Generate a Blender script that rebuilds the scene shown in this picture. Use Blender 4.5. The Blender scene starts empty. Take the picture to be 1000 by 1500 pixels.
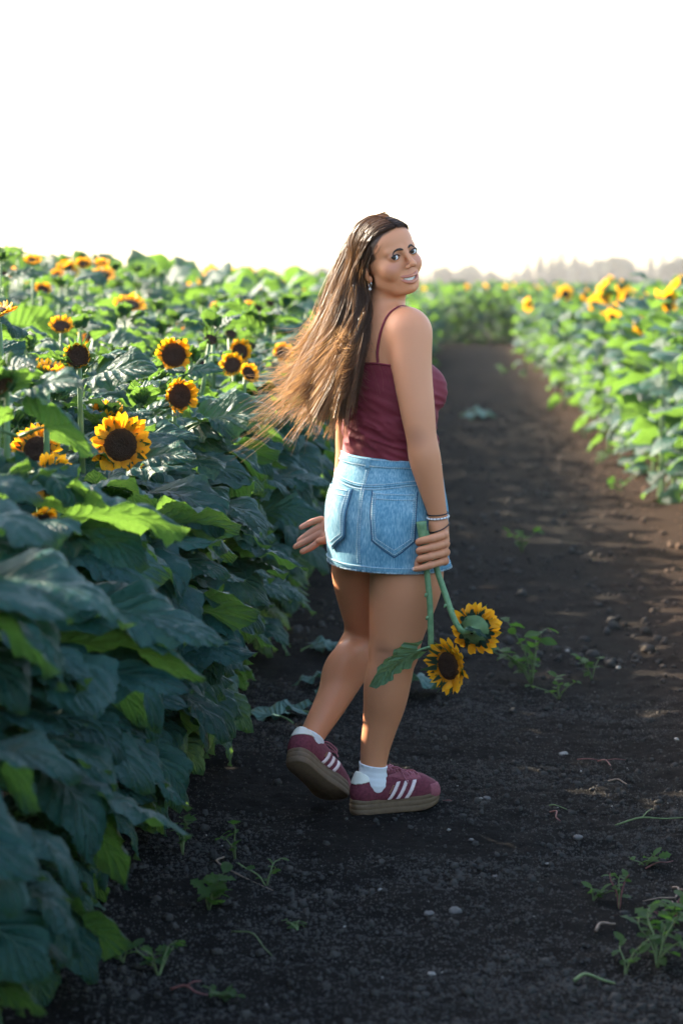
import bpy, math, random
import numpy as np
from mathutils import Vector, Matrix, Quaternion, Euler

# ------------------------------------------------------------------ camera, sky, sun, exposure
SC = bpy.context.scene
COL = SC.collection
R = math.radians
CAM_H, F_PX = 1.47, 3540.0                 # eye height in metres, focal length in px of the 1000x1500 photo
YAW, PITCH = R(3.0), math.atan(325 / 3540)
CAM = Vector((0, 0, CAM_H))
FWD = Vector((-math.sin(YAW) * math.cos(PITCH), math.cos(YAW) * math.cos(PITCH), -math.sin(PITCH)))
RIGHT = Vector((math.cos(YAW), math.sin(YAW), 0))
UP = RIGHT.cross(FWD)
cam_data = bpy.data.cameras.new('camera')
cam = bpy.data.objects.new('camera', cam_data)
COL.objects.link(cam)
cam.location = CAM
cam.rotation_euler = (R(90) - PITCH, 0, YAW)
cam_data.sensor_fit = 'VERTICAL'
cam_data.sensor_height = 36.0
cam_data.lens = F_PX * 36.0 / 1500.0
cam_data.clip_start = 0.1
cam_data.clip_end = 6000
cam_data.dof.use_dof = True
cam_data.dof.focus_distance = 6.78
cam_data.dof.aperture_fstop = 3.6
SC.camera = cam

SUN_AZ, SUN_EL = R(54), R(28)              # azimuth counted from the path direction (+Y) to the left
SUN_DIR = Vector((-math.sin(SUN_AZ) * math.cos(SUN_EL), math.cos(SUN_AZ) * math.cos(SUN_EL), math.sin(SUN_EL)))
world = bpy.data.worlds.new('World')
SC.world = world
world.use_nodes = True
wn = world.node_tree.nodes
bg = wn['Background']
sky = wn.new('ShaderNodeTexSky')
sky.sky_type = 'NISHITA'
sky.sun_disc = False
sky.sun_elevation = SUN_EL
sky.sun_rotation = -SUN_AZ
sky.air_density = 1.0
sky.dust_density = 2.6
sky.ozone_density = 0.7
world.node_tree.links.new(sky.outputs[0], bg.inputs[0])
bg.inputs[1].default_value = 0.15
sun_data = bpy.data.lights.new('sun', 'SUN')
sun_data.energy = 5.0
sun_data.angle = R(0.6)
sun_data.color = (1.0, 0.87, 0.68)
sun = bpy.data.objects.new('sun', sun_data)
COL.objects.link(sun)
sun.location = (-8, 6, 7)
sun.rotation_euler = (-SUN_DIR).to_track_quat('-Z', 'Y').to_euler()
SC.view_settings.view_transform = 'Standard'
SC.view_settings.look = 'None'
SC.view_settings.exposure = 2.3
SC.view_settings.gamma = 1.0
SC.view_settings.use_curve_mapping = False
SC.render.engine = 'CYCLES'
SC.cycles.use_denoising = True
SC.cycles.max_bounces = 5
SC.cycles.diffuse_bounces = 2
SC.cycles.glossy_bounces = 2
SC.cycles.transmission_bounces = 3
SC.cycles.transparent_max_bounces = 6
SC.cycles.volume_bounces = 0
SC.cycles.caustics_reflective = False
SC.cycles.caustics_refractive = False
SC.cycles.sample_clamp_indirect = 6.0

# ------------------------------------------------------------------ helpers
rng = np.random.default_rng(7)
random.seed(7)


def at(px, py, d):
    """World point seen at pixel (px, py) of the photo, d metres along the view axis."""
    return CAM + d * (FWD + (px - 500) / F_PX * RIGHT - (py - 750) / F_PX * UP)


def ground(px, py):
    v = FWD + (px - 500) / F_PX * RIGHT - (py - 750) / F_PX * UP
    return CAM + v * (-CAM_H / v.z)


def project(p):
    q = Vector(p) - CAM
    d = q.dot(FWD)
    return 500 + F_PX * q.dot(RIGHT) / d, 750 - F_PX * q.dot(UP) / d, d


def mesh(name, verts, faces, mats=(), uv=None, mat_idx=None, smooth=True):
    me = bpy.data.meshes.new(name)
    V = np.asarray(verts, dtype=np.float32)
    if isinstance(faces, np.ndarray):
        nf, k = faces.shape
        me.vertices.add(len(V))
        me.vertices.foreach_set('co', V.ravel())
        me.loops.add(nf * k)
        me.loops.foreach_set('vertex_index', faces.astype(np.int32).ravel())
        me.polygons.add(nf)
        me.polygons.foreach_set('loop_start', np.arange(nf, dtype=np.int32) * k)
        me.update(calc_edges=True)
    else:
        me.from_pydata([tuple(v) for v in V.tolist()], [], [tuple(f) for f in faces])
    for m in mats:
        me.materials.append(m)
    if mat_idx is not None:
        me.polygons.foreach_set('material_index', np.asarray(mat_idx, dtype=np.int32))
    if uv is not None:
        lay = me.uv_layers.new(name='UVMap')
        li = np.empty(len(me.loops), dtype=np.int32)
        me.loops.foreach_get('vertex_index', li)
        lay.data.foreach_set('uv', np.asarray(uv, dtype=np.float32)[li].ravel())
    me.polygons.foreach_set('use_smooth', np.full(len(me.polygons), smooth))
    me.validate()
    me.update()
    return me


def obj(name, data, parent=None, loc=None, rot=None, scale=None, label=None, cat=None, group=None, kind=None):
    o = bpy.data.objects.new(name, data)
    COL.objects.link(o)
    if parent is not None:
        o.parent = parent
    if loc is not None:
        o.location = loc
    if rot is not None:
        if isinstance(rot, Quaternion):
            o.rotation_mode = 'QUATERNION'
            o.rotation_quaternion = rot
        else:
            o.rotation_euler = rot
    if scale is not None:
        o.scale = (scale,) * 3 if isinstance(scale, (int, float)) else scale
    if label:
        o['label'] = label
    if cat:
        o['category'] = cat
    if group:
        o['group'] = group
    if kind:
        o['kind'] = kind
    return o


class MB:
    """Collects triangles and quads with a material slot and uv per vertex, then links one mesh."""

    def __init__(self):
        self.v, self.f, self.m, self.uv = [], [], [], []
        self.n = 0

    def add(self, V, Fc, mi=0, uv=None):
        V = np.asarray(V, dtype=np.float64)
        self.v.append(V)
        for f in Fc:
            self.f.append(tuple(int(i) + self.n for i in f))
            self.m.append(mi)
        self.uv.append(np.zeros((len(V), 2)) if uv is None else np.asarray(uv))
        self.n += len(V)

    def data(self, name, mats, smooth=True):
        return mesh(name, np.concatenate(self.v), self.f, mats, np.concatenate(self.uv), self.m, smooth)


def frames(P):
    P = np.asarray(P, float)
    T = np.gradient(P, axis=0)
    T /= np.linalg.norm(T, axis=1)[:, None] + 1e-12
    n = np.cross(T[0], [0.31, 0.2, 0.93])
    if np.linalg.norm(n) < 1e-3:
        n = np.cross(T[0], [1, 0, 0])
    n /= np.linalg.norm(n)
    N = [n]
    for i in range(1, len(P)):
        n = N[-1] - T[i] * np.dot(N[-1], T[i])
        n /= np.linalg.norm(n) + 1e-12
        N.append(n)
    N = np.array(N)
    return T, N, np.cross(T, N)


def tube(P, rad, k=6, cap=True):
    """Tube through the points P with radius per point."""
    P = np.asarray(P, float)
    n = len(P)
    rad = np.broadcast_to(np.asarray(rad, float), (n,))
    T, N, B = frames(P)
    a = np.linspace(0, 2 * np.pi, k, endpoint=False)
    V = P[:, None] + rad[:, None, None] * (np.cos(a)[None, :, None] * N[:, None] + np.sin(a)[None, :, None] * B[:, None])
    V = V.reshape(-1, 3)
    Fc = []
    for i in range(n - 1):
        for j in range(k):
            Fc.append((i * k + j, i * k + (j + 1) % k, (i + 1) * k + (j + 1) % k, (i + 1) * k + j))
    if cap:
        Fc.append(tuple(range(k))[::-1])
        Fc.append(tuple((n - 1) * k + j for j in range(k)))
    return V, Fc


def grid_faces(nu, nv, wrap=False):
    """Quads of an nv x nu grid of vertices (row major, nu per row)."""
    j = np.arange(nu if wrap else nu - 1)
    i = np.arange(nv - 1)
    I, J = np.meshgrid(i, j, indexing='ij')
    J2 = (J + 1) % nu
    return np.stack([I * nu + J, I * nu + J2, (I + 1) * nu + J2, (I + 1) * nu + J], -1).reshape(-1, 4)


def spline(P, n):
    """Catmull-Rom through the points P, n samples."""
    P = np.asarray(P, float)
    Q = np.vstack([2 * P[0] - P[1], P, 2 * P[-1] - P[-2]])
    t = np.linspace(0, len(P) - 1 - 1e-9, n)
    i = t.astype(int)
    u = (t - i)[:, None]
    a, b, c, d = Q[i], Q[i + 1], Q[i + 2], Q[i + 3]
    return 0.5 * (2 * b + (c - a) * u + (2 * a - 5 * b + 4 * c - d) * u ** 2 + (3 * b - a - 3 * c + d) * u ** 3)


def vnoise(x, y, seed=0):
    """Smooth value noise of numpy arrays, about -1..1."""
    x = np.asarray(x, float)
    y = np.asarray(y, float)
    xi = np.floor(x).astype(np.int64)
    yi = np.floor(y).astype(np.int64)
    fx, fy = x - xi, y - yi
    fx = fx * fx * (3 - 2 * fx)
    fy = fy * fy * (3 - 2 * fy)

    def h(a, b):
        n = (a * 374761393 + b * 668265263 + seed * 974634) & 0x7fffffff
        n = ((n ^ (n >> 13)) * 1274126177) & 0x7fffffff
        return ((n ^ (n >> 16)) & 0xffff) / 32767.5 - 1
    return (h(xi, yi) * (1 - fx) + h(xi + 1, yi) * fx) * (1 - fy) + (h(xi, yi + 1) * (1 - fx) + h(xi + 1, yi + 1) * fx) * fy


# ------------------------------------------------------------------ material helpers
class NT:
    def __init__(self, name):
        self.mat = bpy.data.materials.new(name)
        self.mat.use_nodes = True
        self.t = self.mat.node_tree
        self.b = self.t.nodes['Principled BSDF']
        self.out = self.t.nodes['Material Output']

    def n(self, typ, **kw):
        nd = self.t.nodes.new('ShaderNode' + typ)
        for k, v in kw.items():
            setattr(nd, k, v)
        return nd

    def l(self, a, b):
        self.t.links.new(a, b)

    def val(self, s, v):
        if hasattr(v, 'is_linked') or isinstance(v, bpy.types.NodeSocket):
            self.l(v, s)
        else:
            s.default_value = v

    def math(self, op, a, b=0.0, c=None, clamp=False):
        nd = self.n('Math', operation=op, use_clamp=clamp)
        self.val(nd.inputs[0], a)
        self.val(nd.inputs[1], b)
        if c is not None:
            self.val(nd.inputs[2], c)
        return nd.outputs[0]

    def mix(self, f, a, b, blend='MIX'):
        nd = self.n('Mix', data_type='RGBA', blend_type=blend)
        self.val(nd.inputs[0], f)
        self.val(nd.inputs[6], a)
        self.val(nd.inputs[7], b)
        return nd.outputs[2]

    def noise(self, scale, detail=3.0, vec=None, rough=0.55):
        nd = self.n('TexNoise')
        nd.inputs['Scale'].default_value = scale
        nd.inputs['Detail'].default_value = detail
        nd.inputs['Roughness'].default_value = rough
        if vec is not None:
            self.l(vec, nd.inputs['Vector'])
        return nd.outputs[0]

    def ramp(self, f, stops):
        nd = self.n('ValToRGB')
        cr = nd.color_ramp
        while len(cr.elements) < len(stops):
            cr.elements.new(0.5)
        for e, (p, c) in zip(cr.elements, stops):
            e.position = p
            e.color = c if len(c) == 4 else (*c, 1)
        self.l(f, nd.inputs[0])
        return nd.outputs[0]

    def obj_coord(self):
        return self.n('TexCoord').outputs['Object']

    def uv(self):
        s = self.n('SeparateXYZ')
        self.l(self.n('TexCoord').outputs['UV'], s.inputs[0])
        return s.outputs[0], s.outputs[1]

    def bump(self, h, strength=0.3, dist=0.01):
        nd = self.n('Bump')
        nd.inputs['Strength'].default_value = strength
        nd.inputs['Distance'].default_value = dist
        self.l(h, nd.inputs['Height'])
        self.l(nd.outputs[0], self.b.inputs['Normal'])
        return nd.outputs[0]

    def base(self, color, rough=0.6, spec=0.5):
        self.val(self.b.inputs['Base Color'], color if not isinstance(color, tuple) or len(color) == 4 else (*color, 1))
        self.val(self.b.inputs['Roughness'], rough)
        self.b.inputs['Specular IOR Level'].default_value = spec


def plain(name, color, rough=0.6, var=0.12, scale=40.0, spec=0.4, bump=0.0):
    m = NT(name)
    f = m.noise(scale, 4, m.obj_coord())
    c = np.array(color)
    m.base(m.ramp(f, [(0.3, tuple(c * (1 - var))), (0.7, tuple(np.minimum(c * (1 + var), 1)))]), rough, spec)
    if bump:
        m.bump(f, bump, 0.004)
    return m.mat


def hash01(i, j=0):
    return (math.sin(i * 127.1 + j * 311.7 + 3.1) * 43758.5453) % 1.0
# ------------------------------------------------------------------ ground
def soil_height(X, Y):
    near = np.clip((16 - Y) / 8, 0, 1)
    h = 0.012 * vnoise(X * 2.1, Y * 2.1, 1) + 0.010 * vnoise(X * 6, Y * 6, 2)
    h = h + near * (0.008 * vnoise(X * 15, Y * 15, 3) + 0.0065 * np.abs(vnoise(X * 31, Y * 31, 4)) + 0.004 * vnoise(X * 60, Y * 60, 14))
    # wheel tracks beside a low crown, the soil thrown up along the rows
    h = h + 0.035 * np.exp(-((X + 1.05) / 0.28) ** 2) + 0.05 * np.exp(-((X - 1.75) / 0.35) ** 2)
    h = h - 0.012 * np.exp(-((X - 0.55) / 0.22) ** 2)
    return h


def axis_lines(parts):
    out = []
    for a, b, s in parts:
        out.append(np.arange(a, b, s))
    return np.unique(np.round(np.concatenate(out + [[parts[-1][1]]]), 5))


gx = axis_lines([(-900, -100, 100), (-100, -20, 20), (-20, -4, 2), (-4, -1.4, 0.2), (-1.4, 1.5, 0.0125), (1.5, 4, 0.1), (4, 20, 2), (20, 100, 20), (100, 900, 100)])
gy = axis_lines([(-60, 3, 7), (3, 4.4, 0.2), (4.4, 8.6, 0.0125), (8.6, 13, 0.03), (13, 24, 0.1), (24, 70, 1.0), (70, 200, 10), (200, 1500, 100)])
GX, GY = np.meshgrid(gx, gy)
GZ = soil_height(GX, GY) * np.clip(1 - (np.abs(GX) - 3) / 3, 0, 1) * np.clip((80 - GY) / 20, 0, 1)

def soil_material(name, k, tint):
    m = NT(name)
    co = m.obj_coord()
    n1 = m.noise(9, 6, co, 0.65)
    n2 = m.noise(70, 5, co, 0.7)
    n3 = m.noise(1.3, 3, co)
    c = lambda a: tuple(np.array(a) * k * np.array(tint))
    c1 = m.ramp(n1, [(0.28, c((0.018, 0.017, 0.0155))), (0.55, c((0.034, 0.031, 0.028))), (0.78, c((0.066, 0.055, 0.046)))])
    c2 = m.mix(m.math('MULTIPLY', n3, 0.6), c1, (*c((0.044, 0.039, 0.034)), 1))
    sx = m.n('SeparateXYZ')
    m.l(co, sx.inputs[0])
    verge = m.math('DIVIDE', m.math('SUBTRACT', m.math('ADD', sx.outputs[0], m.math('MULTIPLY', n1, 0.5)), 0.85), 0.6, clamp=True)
    c2 = m.mix(m.math('MULTIPLY', verge, 0.8), c2, (*c((0.080, 0.048, 0.032)), 1))      # sunlit warmth of the right verge, painted into the soil colour
    spk = m.ramp(n2, [(0.64, (0, 0, 0)), (0.76, (1, 1, 1))])
    m.base(m.mix(m.math('MULTIPLY', spk, 0.35), c2, (0.10, 0.09, 0.075, 1)), 1.0, 0.03)
    m.bump(m.math('ADD', m.math('MULTIPLY', n1, 0.6), n2), 0.9, 0.016)
    return m.mat


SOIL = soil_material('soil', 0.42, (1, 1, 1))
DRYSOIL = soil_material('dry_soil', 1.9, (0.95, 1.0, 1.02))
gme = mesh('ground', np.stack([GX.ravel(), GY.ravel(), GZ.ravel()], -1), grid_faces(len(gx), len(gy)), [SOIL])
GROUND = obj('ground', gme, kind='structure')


def gz(x, y):
    return float(soil_height(np.array([x]), np.array([y]))[0]) if abs(x) < 3 and y < 60 else 0.0


# loose crumbs of soil lying on the path: nobody could count them
ICO_V = []
_p = (1 + 5 ** 0.5) / 2
for s1 in (-1, 1):
    for s2 in (-1, 1):
        ICO_V += [(0, s1, s2 * _p), (s1, s2 * _p, 0), (s2 * _p, 0, s1)]
ICO_V = np.array(ICO_V) / np.linalg.norm(ICO_V[0])
ICO_F = []
_e = min(np.linalg.norm(ICO_V[0] - ICO_V[i]) for i in range(1, 12)) * 1.05
for i in range(12):
    for j in range(i + 1, 12):
        for k in range(j + 1, 12):
            if all(np.linalg.norm(ICO_V[a] - ICO_V[b]) < _e for a, b in ((i, j), (j, k), (i, k))):
                nrm = np.cross(ICO_V[j] - ICO_V[i], ICO_V[k] - ICO_V[i])
                ICO_F.append((i, j, k) if nrm.dot(ICO_V[i]) > 0 else (i, k, j))
ICO_F = np.array(ICO_F)


OCT_V = np.array([(1, 0, -.3), (-1, 0, -.3), (0, 1, -.3), (0, -1, -.3), (0.1, 0, 1)], float)
OCT_F = np.array([(0, 2, 4), (2, 1, 4), (1, 3, 4), (3, 0, 4)])


def crumbs(name, n, ylo, yhi, xlo, xhi, rlo, rhi, mat, label, cat, seed, small=False):
    SV, SF = (OCT_V, OCT_F) if small else (ICO_V, ICO_F)
    nv = len(SV)
    r_ = np.random.default_rng(seed)
    Y = ylo * (yhi / ylo) ** r_.random(n)
    X = r_.uniform(xlo, xhi, n)
    clump = vnoise(X * 3, Y * 3, 9) + 0.5 * vnoise(X * 9, Y * 9, 8)
    keep = r_.random(n) < np.clip(0.6 + 0.6 * clump, 0.1, 1)
    X, Y = X[keep], Y[keep]
    n = len(X)
    rad = rlo * (rhi / rlo) ** (r_.random(n) ** 2.6)
    V = SV[None] * (1 + r_.uniform(-0.28, 0.28, (n, nv, 1)))
    V = V * r_.uniform(0.65, 1.2, (n, 1, 3)) * rad[:, None, None]
    a = r_.uniform(0, 6.28, n)
    ca, sa = np.cos(a)[:, None], np.sin(a)[:, None]
    V = np.stack([V[..., 0] * ca - V[..., 1] * sa, V[..., 0] * sa + V[..., 1] * ca, V[..., 2]], -1)
    V += np.stack([X, Y, soil_height(X, Y) + rad * 0.15], -1)[:, None]
    Fc = (SF[None] + (np.arange(n) * nv)[:, None, None]).reshape(-1, 3)
    return obj(name, mesh(name, V.reshape(-1, 3), Fc, [mat]), label=label, cat=cat, kind='stuff')


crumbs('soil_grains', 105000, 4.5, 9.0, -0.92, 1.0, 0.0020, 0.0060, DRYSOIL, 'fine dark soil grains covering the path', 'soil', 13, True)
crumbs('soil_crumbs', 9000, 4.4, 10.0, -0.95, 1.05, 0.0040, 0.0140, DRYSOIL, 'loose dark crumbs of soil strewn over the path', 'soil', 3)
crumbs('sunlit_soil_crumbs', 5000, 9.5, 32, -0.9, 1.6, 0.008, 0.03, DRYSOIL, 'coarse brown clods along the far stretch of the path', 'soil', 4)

# ------------------------------------------------------------------ haze and distant trees
m = NT('haze_air')
m.t.nodes.remove(m.b)
pv = m.n('VolumePrincipled')
pv.inputs['Color'].default_value = (0.95, 0.93, 0.93, 1)
pv.inputs['Density'].default_value = 0.00013
pv.inputs['Anisotropy'].default_value = 0.35
m.l(pv.outputs[0], m.out.inputs['Volume'])
bx = [(-700, -55), (700, -55), (700, 1490), (-700, 1490)]
hv = [(x, y, -1.2) for x, y in bx] + [(x, y, 30.0) for x, y in bx]
hf = [(3, 2, 1, 0), (4, 5, 6, 7), (0, 1, 5, 4), (1, 2, 6, 5), (2, 3, 7, 6), (3, 0, 4, 7)]
if not globals().get('NO_HAZE'):
    obj('haze', mesh('haze', hv, hf, [m.mat], smooth=False), label='pale evening haze lying over the fields', cat='haze', kind='stuff')

BARK = plain('bark', (0.09, 0.07, 0.055), 0.9, 0.3, 3.0)
FARLEAF = plain('far_foliage', (0.045, 0.07, 0.04), 0.8, 0.35, 0.7)


def tree_meshes(kind, seed):
    r_ = np.random.default_rng(seed)
    H = 1.0
    tv, tf = tube([(0, 0, 0), (0.004, 0, 0.4), (0, 0.004, 0.92)], [0.022, 0.016, 0.004], 6)
    mb = MB()
    mb.add(tv, tf)
    for k in range(7):
        z = 0.25 + 0.09 * k
        a = k * 2.4
        l = 0.14 * (1.1 - z)
        lv, lf = tube([(0, 0, z), (l * math.cos(a), l * math.sin(a), z + 0.06)], [0.008, 0.003], 4)
        mb.add(lv, lf)
    trunk = mb.data('trunk', [BARK])
    n = 420
    V, Fc = [], []
    for k in range(n):
        if kind == 0:      # conifer
            z = 0.1 + 0.9 * r_.random() ** 1.2
            rr = 0.19 * (1.03 - z) ** 0.8 * (0.75 + 0.35 * math.sin(z * 41)) * r_.random() ** 0.45
            s = 0.05 * (1.25 - z)
        else:              # rounded broadleaf
            z = 0.2 + 0.78 * r_.random()
            rr = 0.3 * math.sqrt(max(0, 1 - ((z - 0.56) / 0.43) ** 2)) * r_.random() ** 0.4 * (1 + 0.2 * math.sin(z * 13 + seed))
            s = 0.055
        a = r_.random() * 6.28
        p = np.array([rr * math.cos(a), rr * math.sin(a), z])
        for q in range(2):
            d1, d2 = r_.normal(size=3), r_.normal(size=3)
            b = len(V)
            V += [p + s * d1 * 0.8, p + s * d2 * 0.8, p - s * (d1 + d2) * 0.5]
            Fc.append((b, b + 1, b + 2))
    crown = mesh('crown', np.array(V), np.array(Fc), [FARLEAF], smooth=False)
    return trunk, crown


TREES = [tree_meshes(0, 1), tree_meshes(0, 2), tree_meshes(1, 3), tree_meshes(1, 4)]
r_ = np.random.default_rng(21)
for k in range(190):
    y = 1080 + r_.random() * 320
    px = 380 + k * 4.5 + r_.normal() * 5
    x = (px - 685) / F_PX * y
    t_h = {True: 17.0, False: 12.0}[px > 770] * (0.65 + 0.6 * r_.random())
    kind = int(r_.choice([0, 0, 1, 1, 2, 3]))
    if px > 770 and k % 9 == 0:
        kind, t_h = k % 2, 23.0 * (0.8 + 0.25 * r_.random())
    w = 1.0 if kind < 2 else 1.25
    tall = 'tall pointed conifer rising above the hazy tree line' if t_h > 20.5 else ('pointed conifer in the hazy tree line on the horizon' if kind < 2 else 'rounded tree in the hazy tree line on the horizon')
    t = obj('conifer_tree' if kind < 2 else 'broadleaf_tree', None, loc=(x, y, 0), rot=(0, 0, r_.random() * 6), scale=(t_h * w, t_h * w, t_h),
            label=tall, cat='tree', group='hazy trees on the horizon')
    obj('trunk', TREES[kind][0], t)
    obj('crown', TREES[kind][1], t)

# ------------------------------------------------------------------ sunflower materials
def leaf_material(name, dark, light, trans, translucency=0.42, rough=0.42):
    m = NT(name)
    u, t = m.uv()
    au = m.math('ABSOLUTE', m.math('SUBTRACT', u, 0.5))                    # 0 at the midrib, 0.5 at the margin
    rib = m.math('SUBTRACT', 1.0, m.math('DIVIDE', au, 0.022), clamp=True)
    side = m.math('LESS_THAN', u, 0.5)
    s = m.math('ADD', m.math('SUBTRACT', m.math('MULTIPLY', t, 7.5), m.math('MULTIPLY', m.math('POWER', au, 0.8), 5.2)), m.math('MULTIPLY', side, 0.42))
    fr = m.math('ABSOLUTE', m.math('SUBTRACT', m.math('FRACT', m.math('ADD', s, 20.0)), 0.5))
    vein = m.math('SUBTRACT', 1.0, m.math('DIVIDE', fr, 0.06), clamp=True)
    allv = m.math('MAXIMUM', rib, m.math('MULTIPLY', vein, 0.7))
    info = m.n('ObjectInfo')
    co = m.obj_coord()
    nz = m.noise(18, 4, co)
    blot = m.math('ADD', m.math('MULTIPLY', nz, 0.75), m.math('MULTIPLY', info.outputs['Random'], 0.45))
    c = m.ramp(blot, [(0.3, dark), (0.85, light)])
    c = m.mix(m.math('MULTIPLY', allv, 0.75), c, (0.11, 0.20, 0.14, 1))
    m.base(c, m.math('ADD', rough, m.math('MULTIPLY', nz, 0.2)), 0.27)
    quilt = m.math('MULTIPLY', m.math('POWER', m.math('MULTIPLY', fr, 2.0), 0.6), 0.55)
    crinkle = m.noise(85, 4, co)
    hgt = m.math('ADD', m.math('SUBTRACT', quilt, m.math('MULTIPLY', allv, 0.4)), m.math('MULTIPLY', crinkle, 0.6))
    nb = m.bump(hgt, 0.95, 0.011)
    tr = m.n('BsdfTranslucent')
    tcol = m.mix(m.math('MULTIPLY', allv, 0.5), m.mix(nz, (*trans, 1), (trans[0] * 0.75, trans[1] * 0.8, trans[2] * 0.8, 1)), (trans[0] * 0.5, trans[1] * 0.6, trans[2] * 0.4, 1))
    m.l(tcol, tr.inputs['Color'])
    m.l(nb, tr.inputs['Normal'])
    ms = m.n('MixShader')
    ms.inputs[0].default_value = translucency
    m.l(m.b.outputs[0], ms.inputs[1])
    m.l(tr.outputs[0], ms.inputs[2])
    m.l(ms.outputs[0], m.out.inputs['Surface'])
    return m.mat


LEAF = leaf_material('sunflower_leaf', (0.0085, 0.050, 0.044), (0.019, 0.084, 0.064), (0.18, 0.34, 0.045), 0.38, 0.38)
WEEDLEAF = leaf_material('weed_leaf', (0.035, 0.10, 0.03), (0.07, 0.16, 0.04), (0.18, 0.42, 0.05), 0.35, 0.5)
DRYLEAF = leaf_material('wilted_leaf', (0.05, 0.12, 0.10), (0.10, 0.19, 0.15), (0.1, 0.22, 0.1), 0.2, 0.5)

m = NT('green_stem')
nz = m.noise(26, 4, m.obj_coord())
m.base(m.ramp(nz, [(0.3, (0.075, 0.14, 0.05)), (0.7, (0.14, 0.23, 0.085))]), 0.55, 0.4)
m.bump(m.noise(300, 2, m.obj_coord()), 0.3, 0.002)
STEM = m.mat

m = NT('petal_yellow')
u, t = m.uv()
nz = m.noise(30, 3, m.obj_coord())
streak = m.noise(1, 2, None)
cc = m.ramp(m.math('ADD', t, m.math('MULTIPLY', nz, 0.25)), [(0.1, (0.72, 0.24, 0.006)), (0.5, (0.90, 0.41, 0.010)), (1.0, (0.92, 0.48, 0.016))])
m.base(cc, 0.55, 0.3)
fl = m.math('SINE', m.math('MULTIPLY', u, 40.0))
nb = m.bump(fl, 0.25, 0.002)
tr = m.n('BsdfTranslucent')
m.l(m.mix(0.5, cc, (0.90, 0.36, 0.008, 1)), tr.inputs[0])
ms = m.n('MixShader')
ms.inputs[0].default_value = 0.45
m.l(m.b.outputs[0], ms.inputs[1])
m.l(tr.outputs[0], ms.inputs[2])
m.l(ms.outputs[0], m.out.inputs['Surface'])
PETAL = m.mat

m = NT('disc_brown')
vo = m.n('TexVoronoi')
vo.inputs['Scale'].default_value = 320
m.l(m.obj_coord(), vo.inputs['Vector'])
u, t = m.uv()
c = m.ramp(t, [(0.0, (0.022, 0.012, 0.008)), (0.7, (0.028, 0.012, 0.007)), (0.93, (0.075, 0.030, 0.008)), (1.0, (0.20, 0.09, 0.01))])
m.base(m.mix(m.math('MULTIPLY', vo.outputs['Distance'], 0.6), c, (0.06, 0.03, 0.015, 1)), 0.85, 0.2)
m.bump(vo.outputs['Distance'], 0.9, 0.004)
DISC = m.mat

# ------------------------------------------------------------------ sunflower meshes
def leaf_geo(seed, L=0.225, W=0.090, nu=10, nt=13, droop=70, rise=20, fold=0.25, pet=0.09, wave=0.012, serr=0.0026, pk=5):
    """One leaf: petiole and heart-shaped blade, base at the origin, reaching along +X."""
    r_ = np.random.default_rng(seed)
    npet = 5
    ang = np.linspace(R(rise + 22), R(rise), npet)
    P = [np.zeros(2)]
    for a in ang[:-1]:
        P.append(P[-1] + pet / (npet - 1) * np.array([math.cos(a), math.sin(a)]))
    P = np.array(P)
    pv, pf = tube(np.stack([P[:, 0], np.zeros(npet), P[:, 1]], -1), np.linspace(0.0052, 0.0034, npet), pk, cap=False)
    puv = np.full((len(pv), 2), (0.5, 0.02))
    t = np.linspace(0, 1, nt)
    th = R(rise) - R(rise + droop) * (t ** 1.25)
    dx = np.cos(th) * L / (nt - 1)
    dz = np.sin(th) * L / (nt - 1)
    cx = P[-1, 0] + np.concatenate([[0], np.cumsum(dx[:-1])])
    cz = P[-1, 1] + np.concatenate([[0], np.cumsum(dz[:-1])])
    prof = ((t + 0.03) ** 0.5) * (1 - t) ** 0.92
    prof = prof / prof.max()
    prof[-1] = 0.0
    u = np.linspace(-1, 1, nu + 1)
    U, T = np.meshgrid(u, t)
    w = W * prof[:, None] * np.ones_like(U)
    edge = (np.abs(U) > 0.99)
    saw = np.where((np.arange(nt) % 2)[:, None] == 0, 1.0, -0.4) * serr
    w = w + edge * saw * (prof[:, None] > 0.2)
    lat = U * w
    back = -0.17 * L * np.abs(U) ** 1.6 * (1 - T) ** 7
    ph = r_.uniform(0, 6.28, 4)
    up = fold * np.abs(lat) * (1 - 0.5 * T)
    up = up - 0.9 * fold * np.abs(U) ** 3 * w * (0.5 + T)
    up = up + wave * np.abs(U) ** 2 * np.sin(2 * np.pi * (2.3 * T + 0.3 * np.sign(U)) + ph[0]) * prof[:, None]
    up = up + 0.006 * np.sin(2 * np.pi * (5.5 * T - 1.6 * np.abs(U)) + ph[1]) * np.minimum(1, np.abs(U) * 3) * prof[:, None]
    up = up + 0.012 * U * math.sin(ph[2])
    nx, nzv = -np.sin(th)[:, None], np.cos(th)[:, None]
    X = cx[:, None] + np.cos(th)[:, None] * back + nx * up
    Z = cz[:, None] + np.sin(th)[:, None] * back + nzv * up
    Yv = lat + 0.02 * L * np.sin(T * 3 + ph[3]) * T
    bv = np.stack([X.ravel(), Yv.ravel(), Z.ravel()], -1)
    bf = [tuple(f) for f in grid_faces(nu + 1, nt)]
    buv = np.stack([U.ravel() * 0.5 + 0.5, T.ravel()], -1)
    V = np.vstack([pv, bv])
    Fc = list(pf) + [tuple(i + len(pv) for i in f) for f in bf]
    tip = np.array([cx[-1], 0, cz[-1]])
    return V, Fc, np.vstack([puv, buv]), tip, len(pf)


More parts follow.
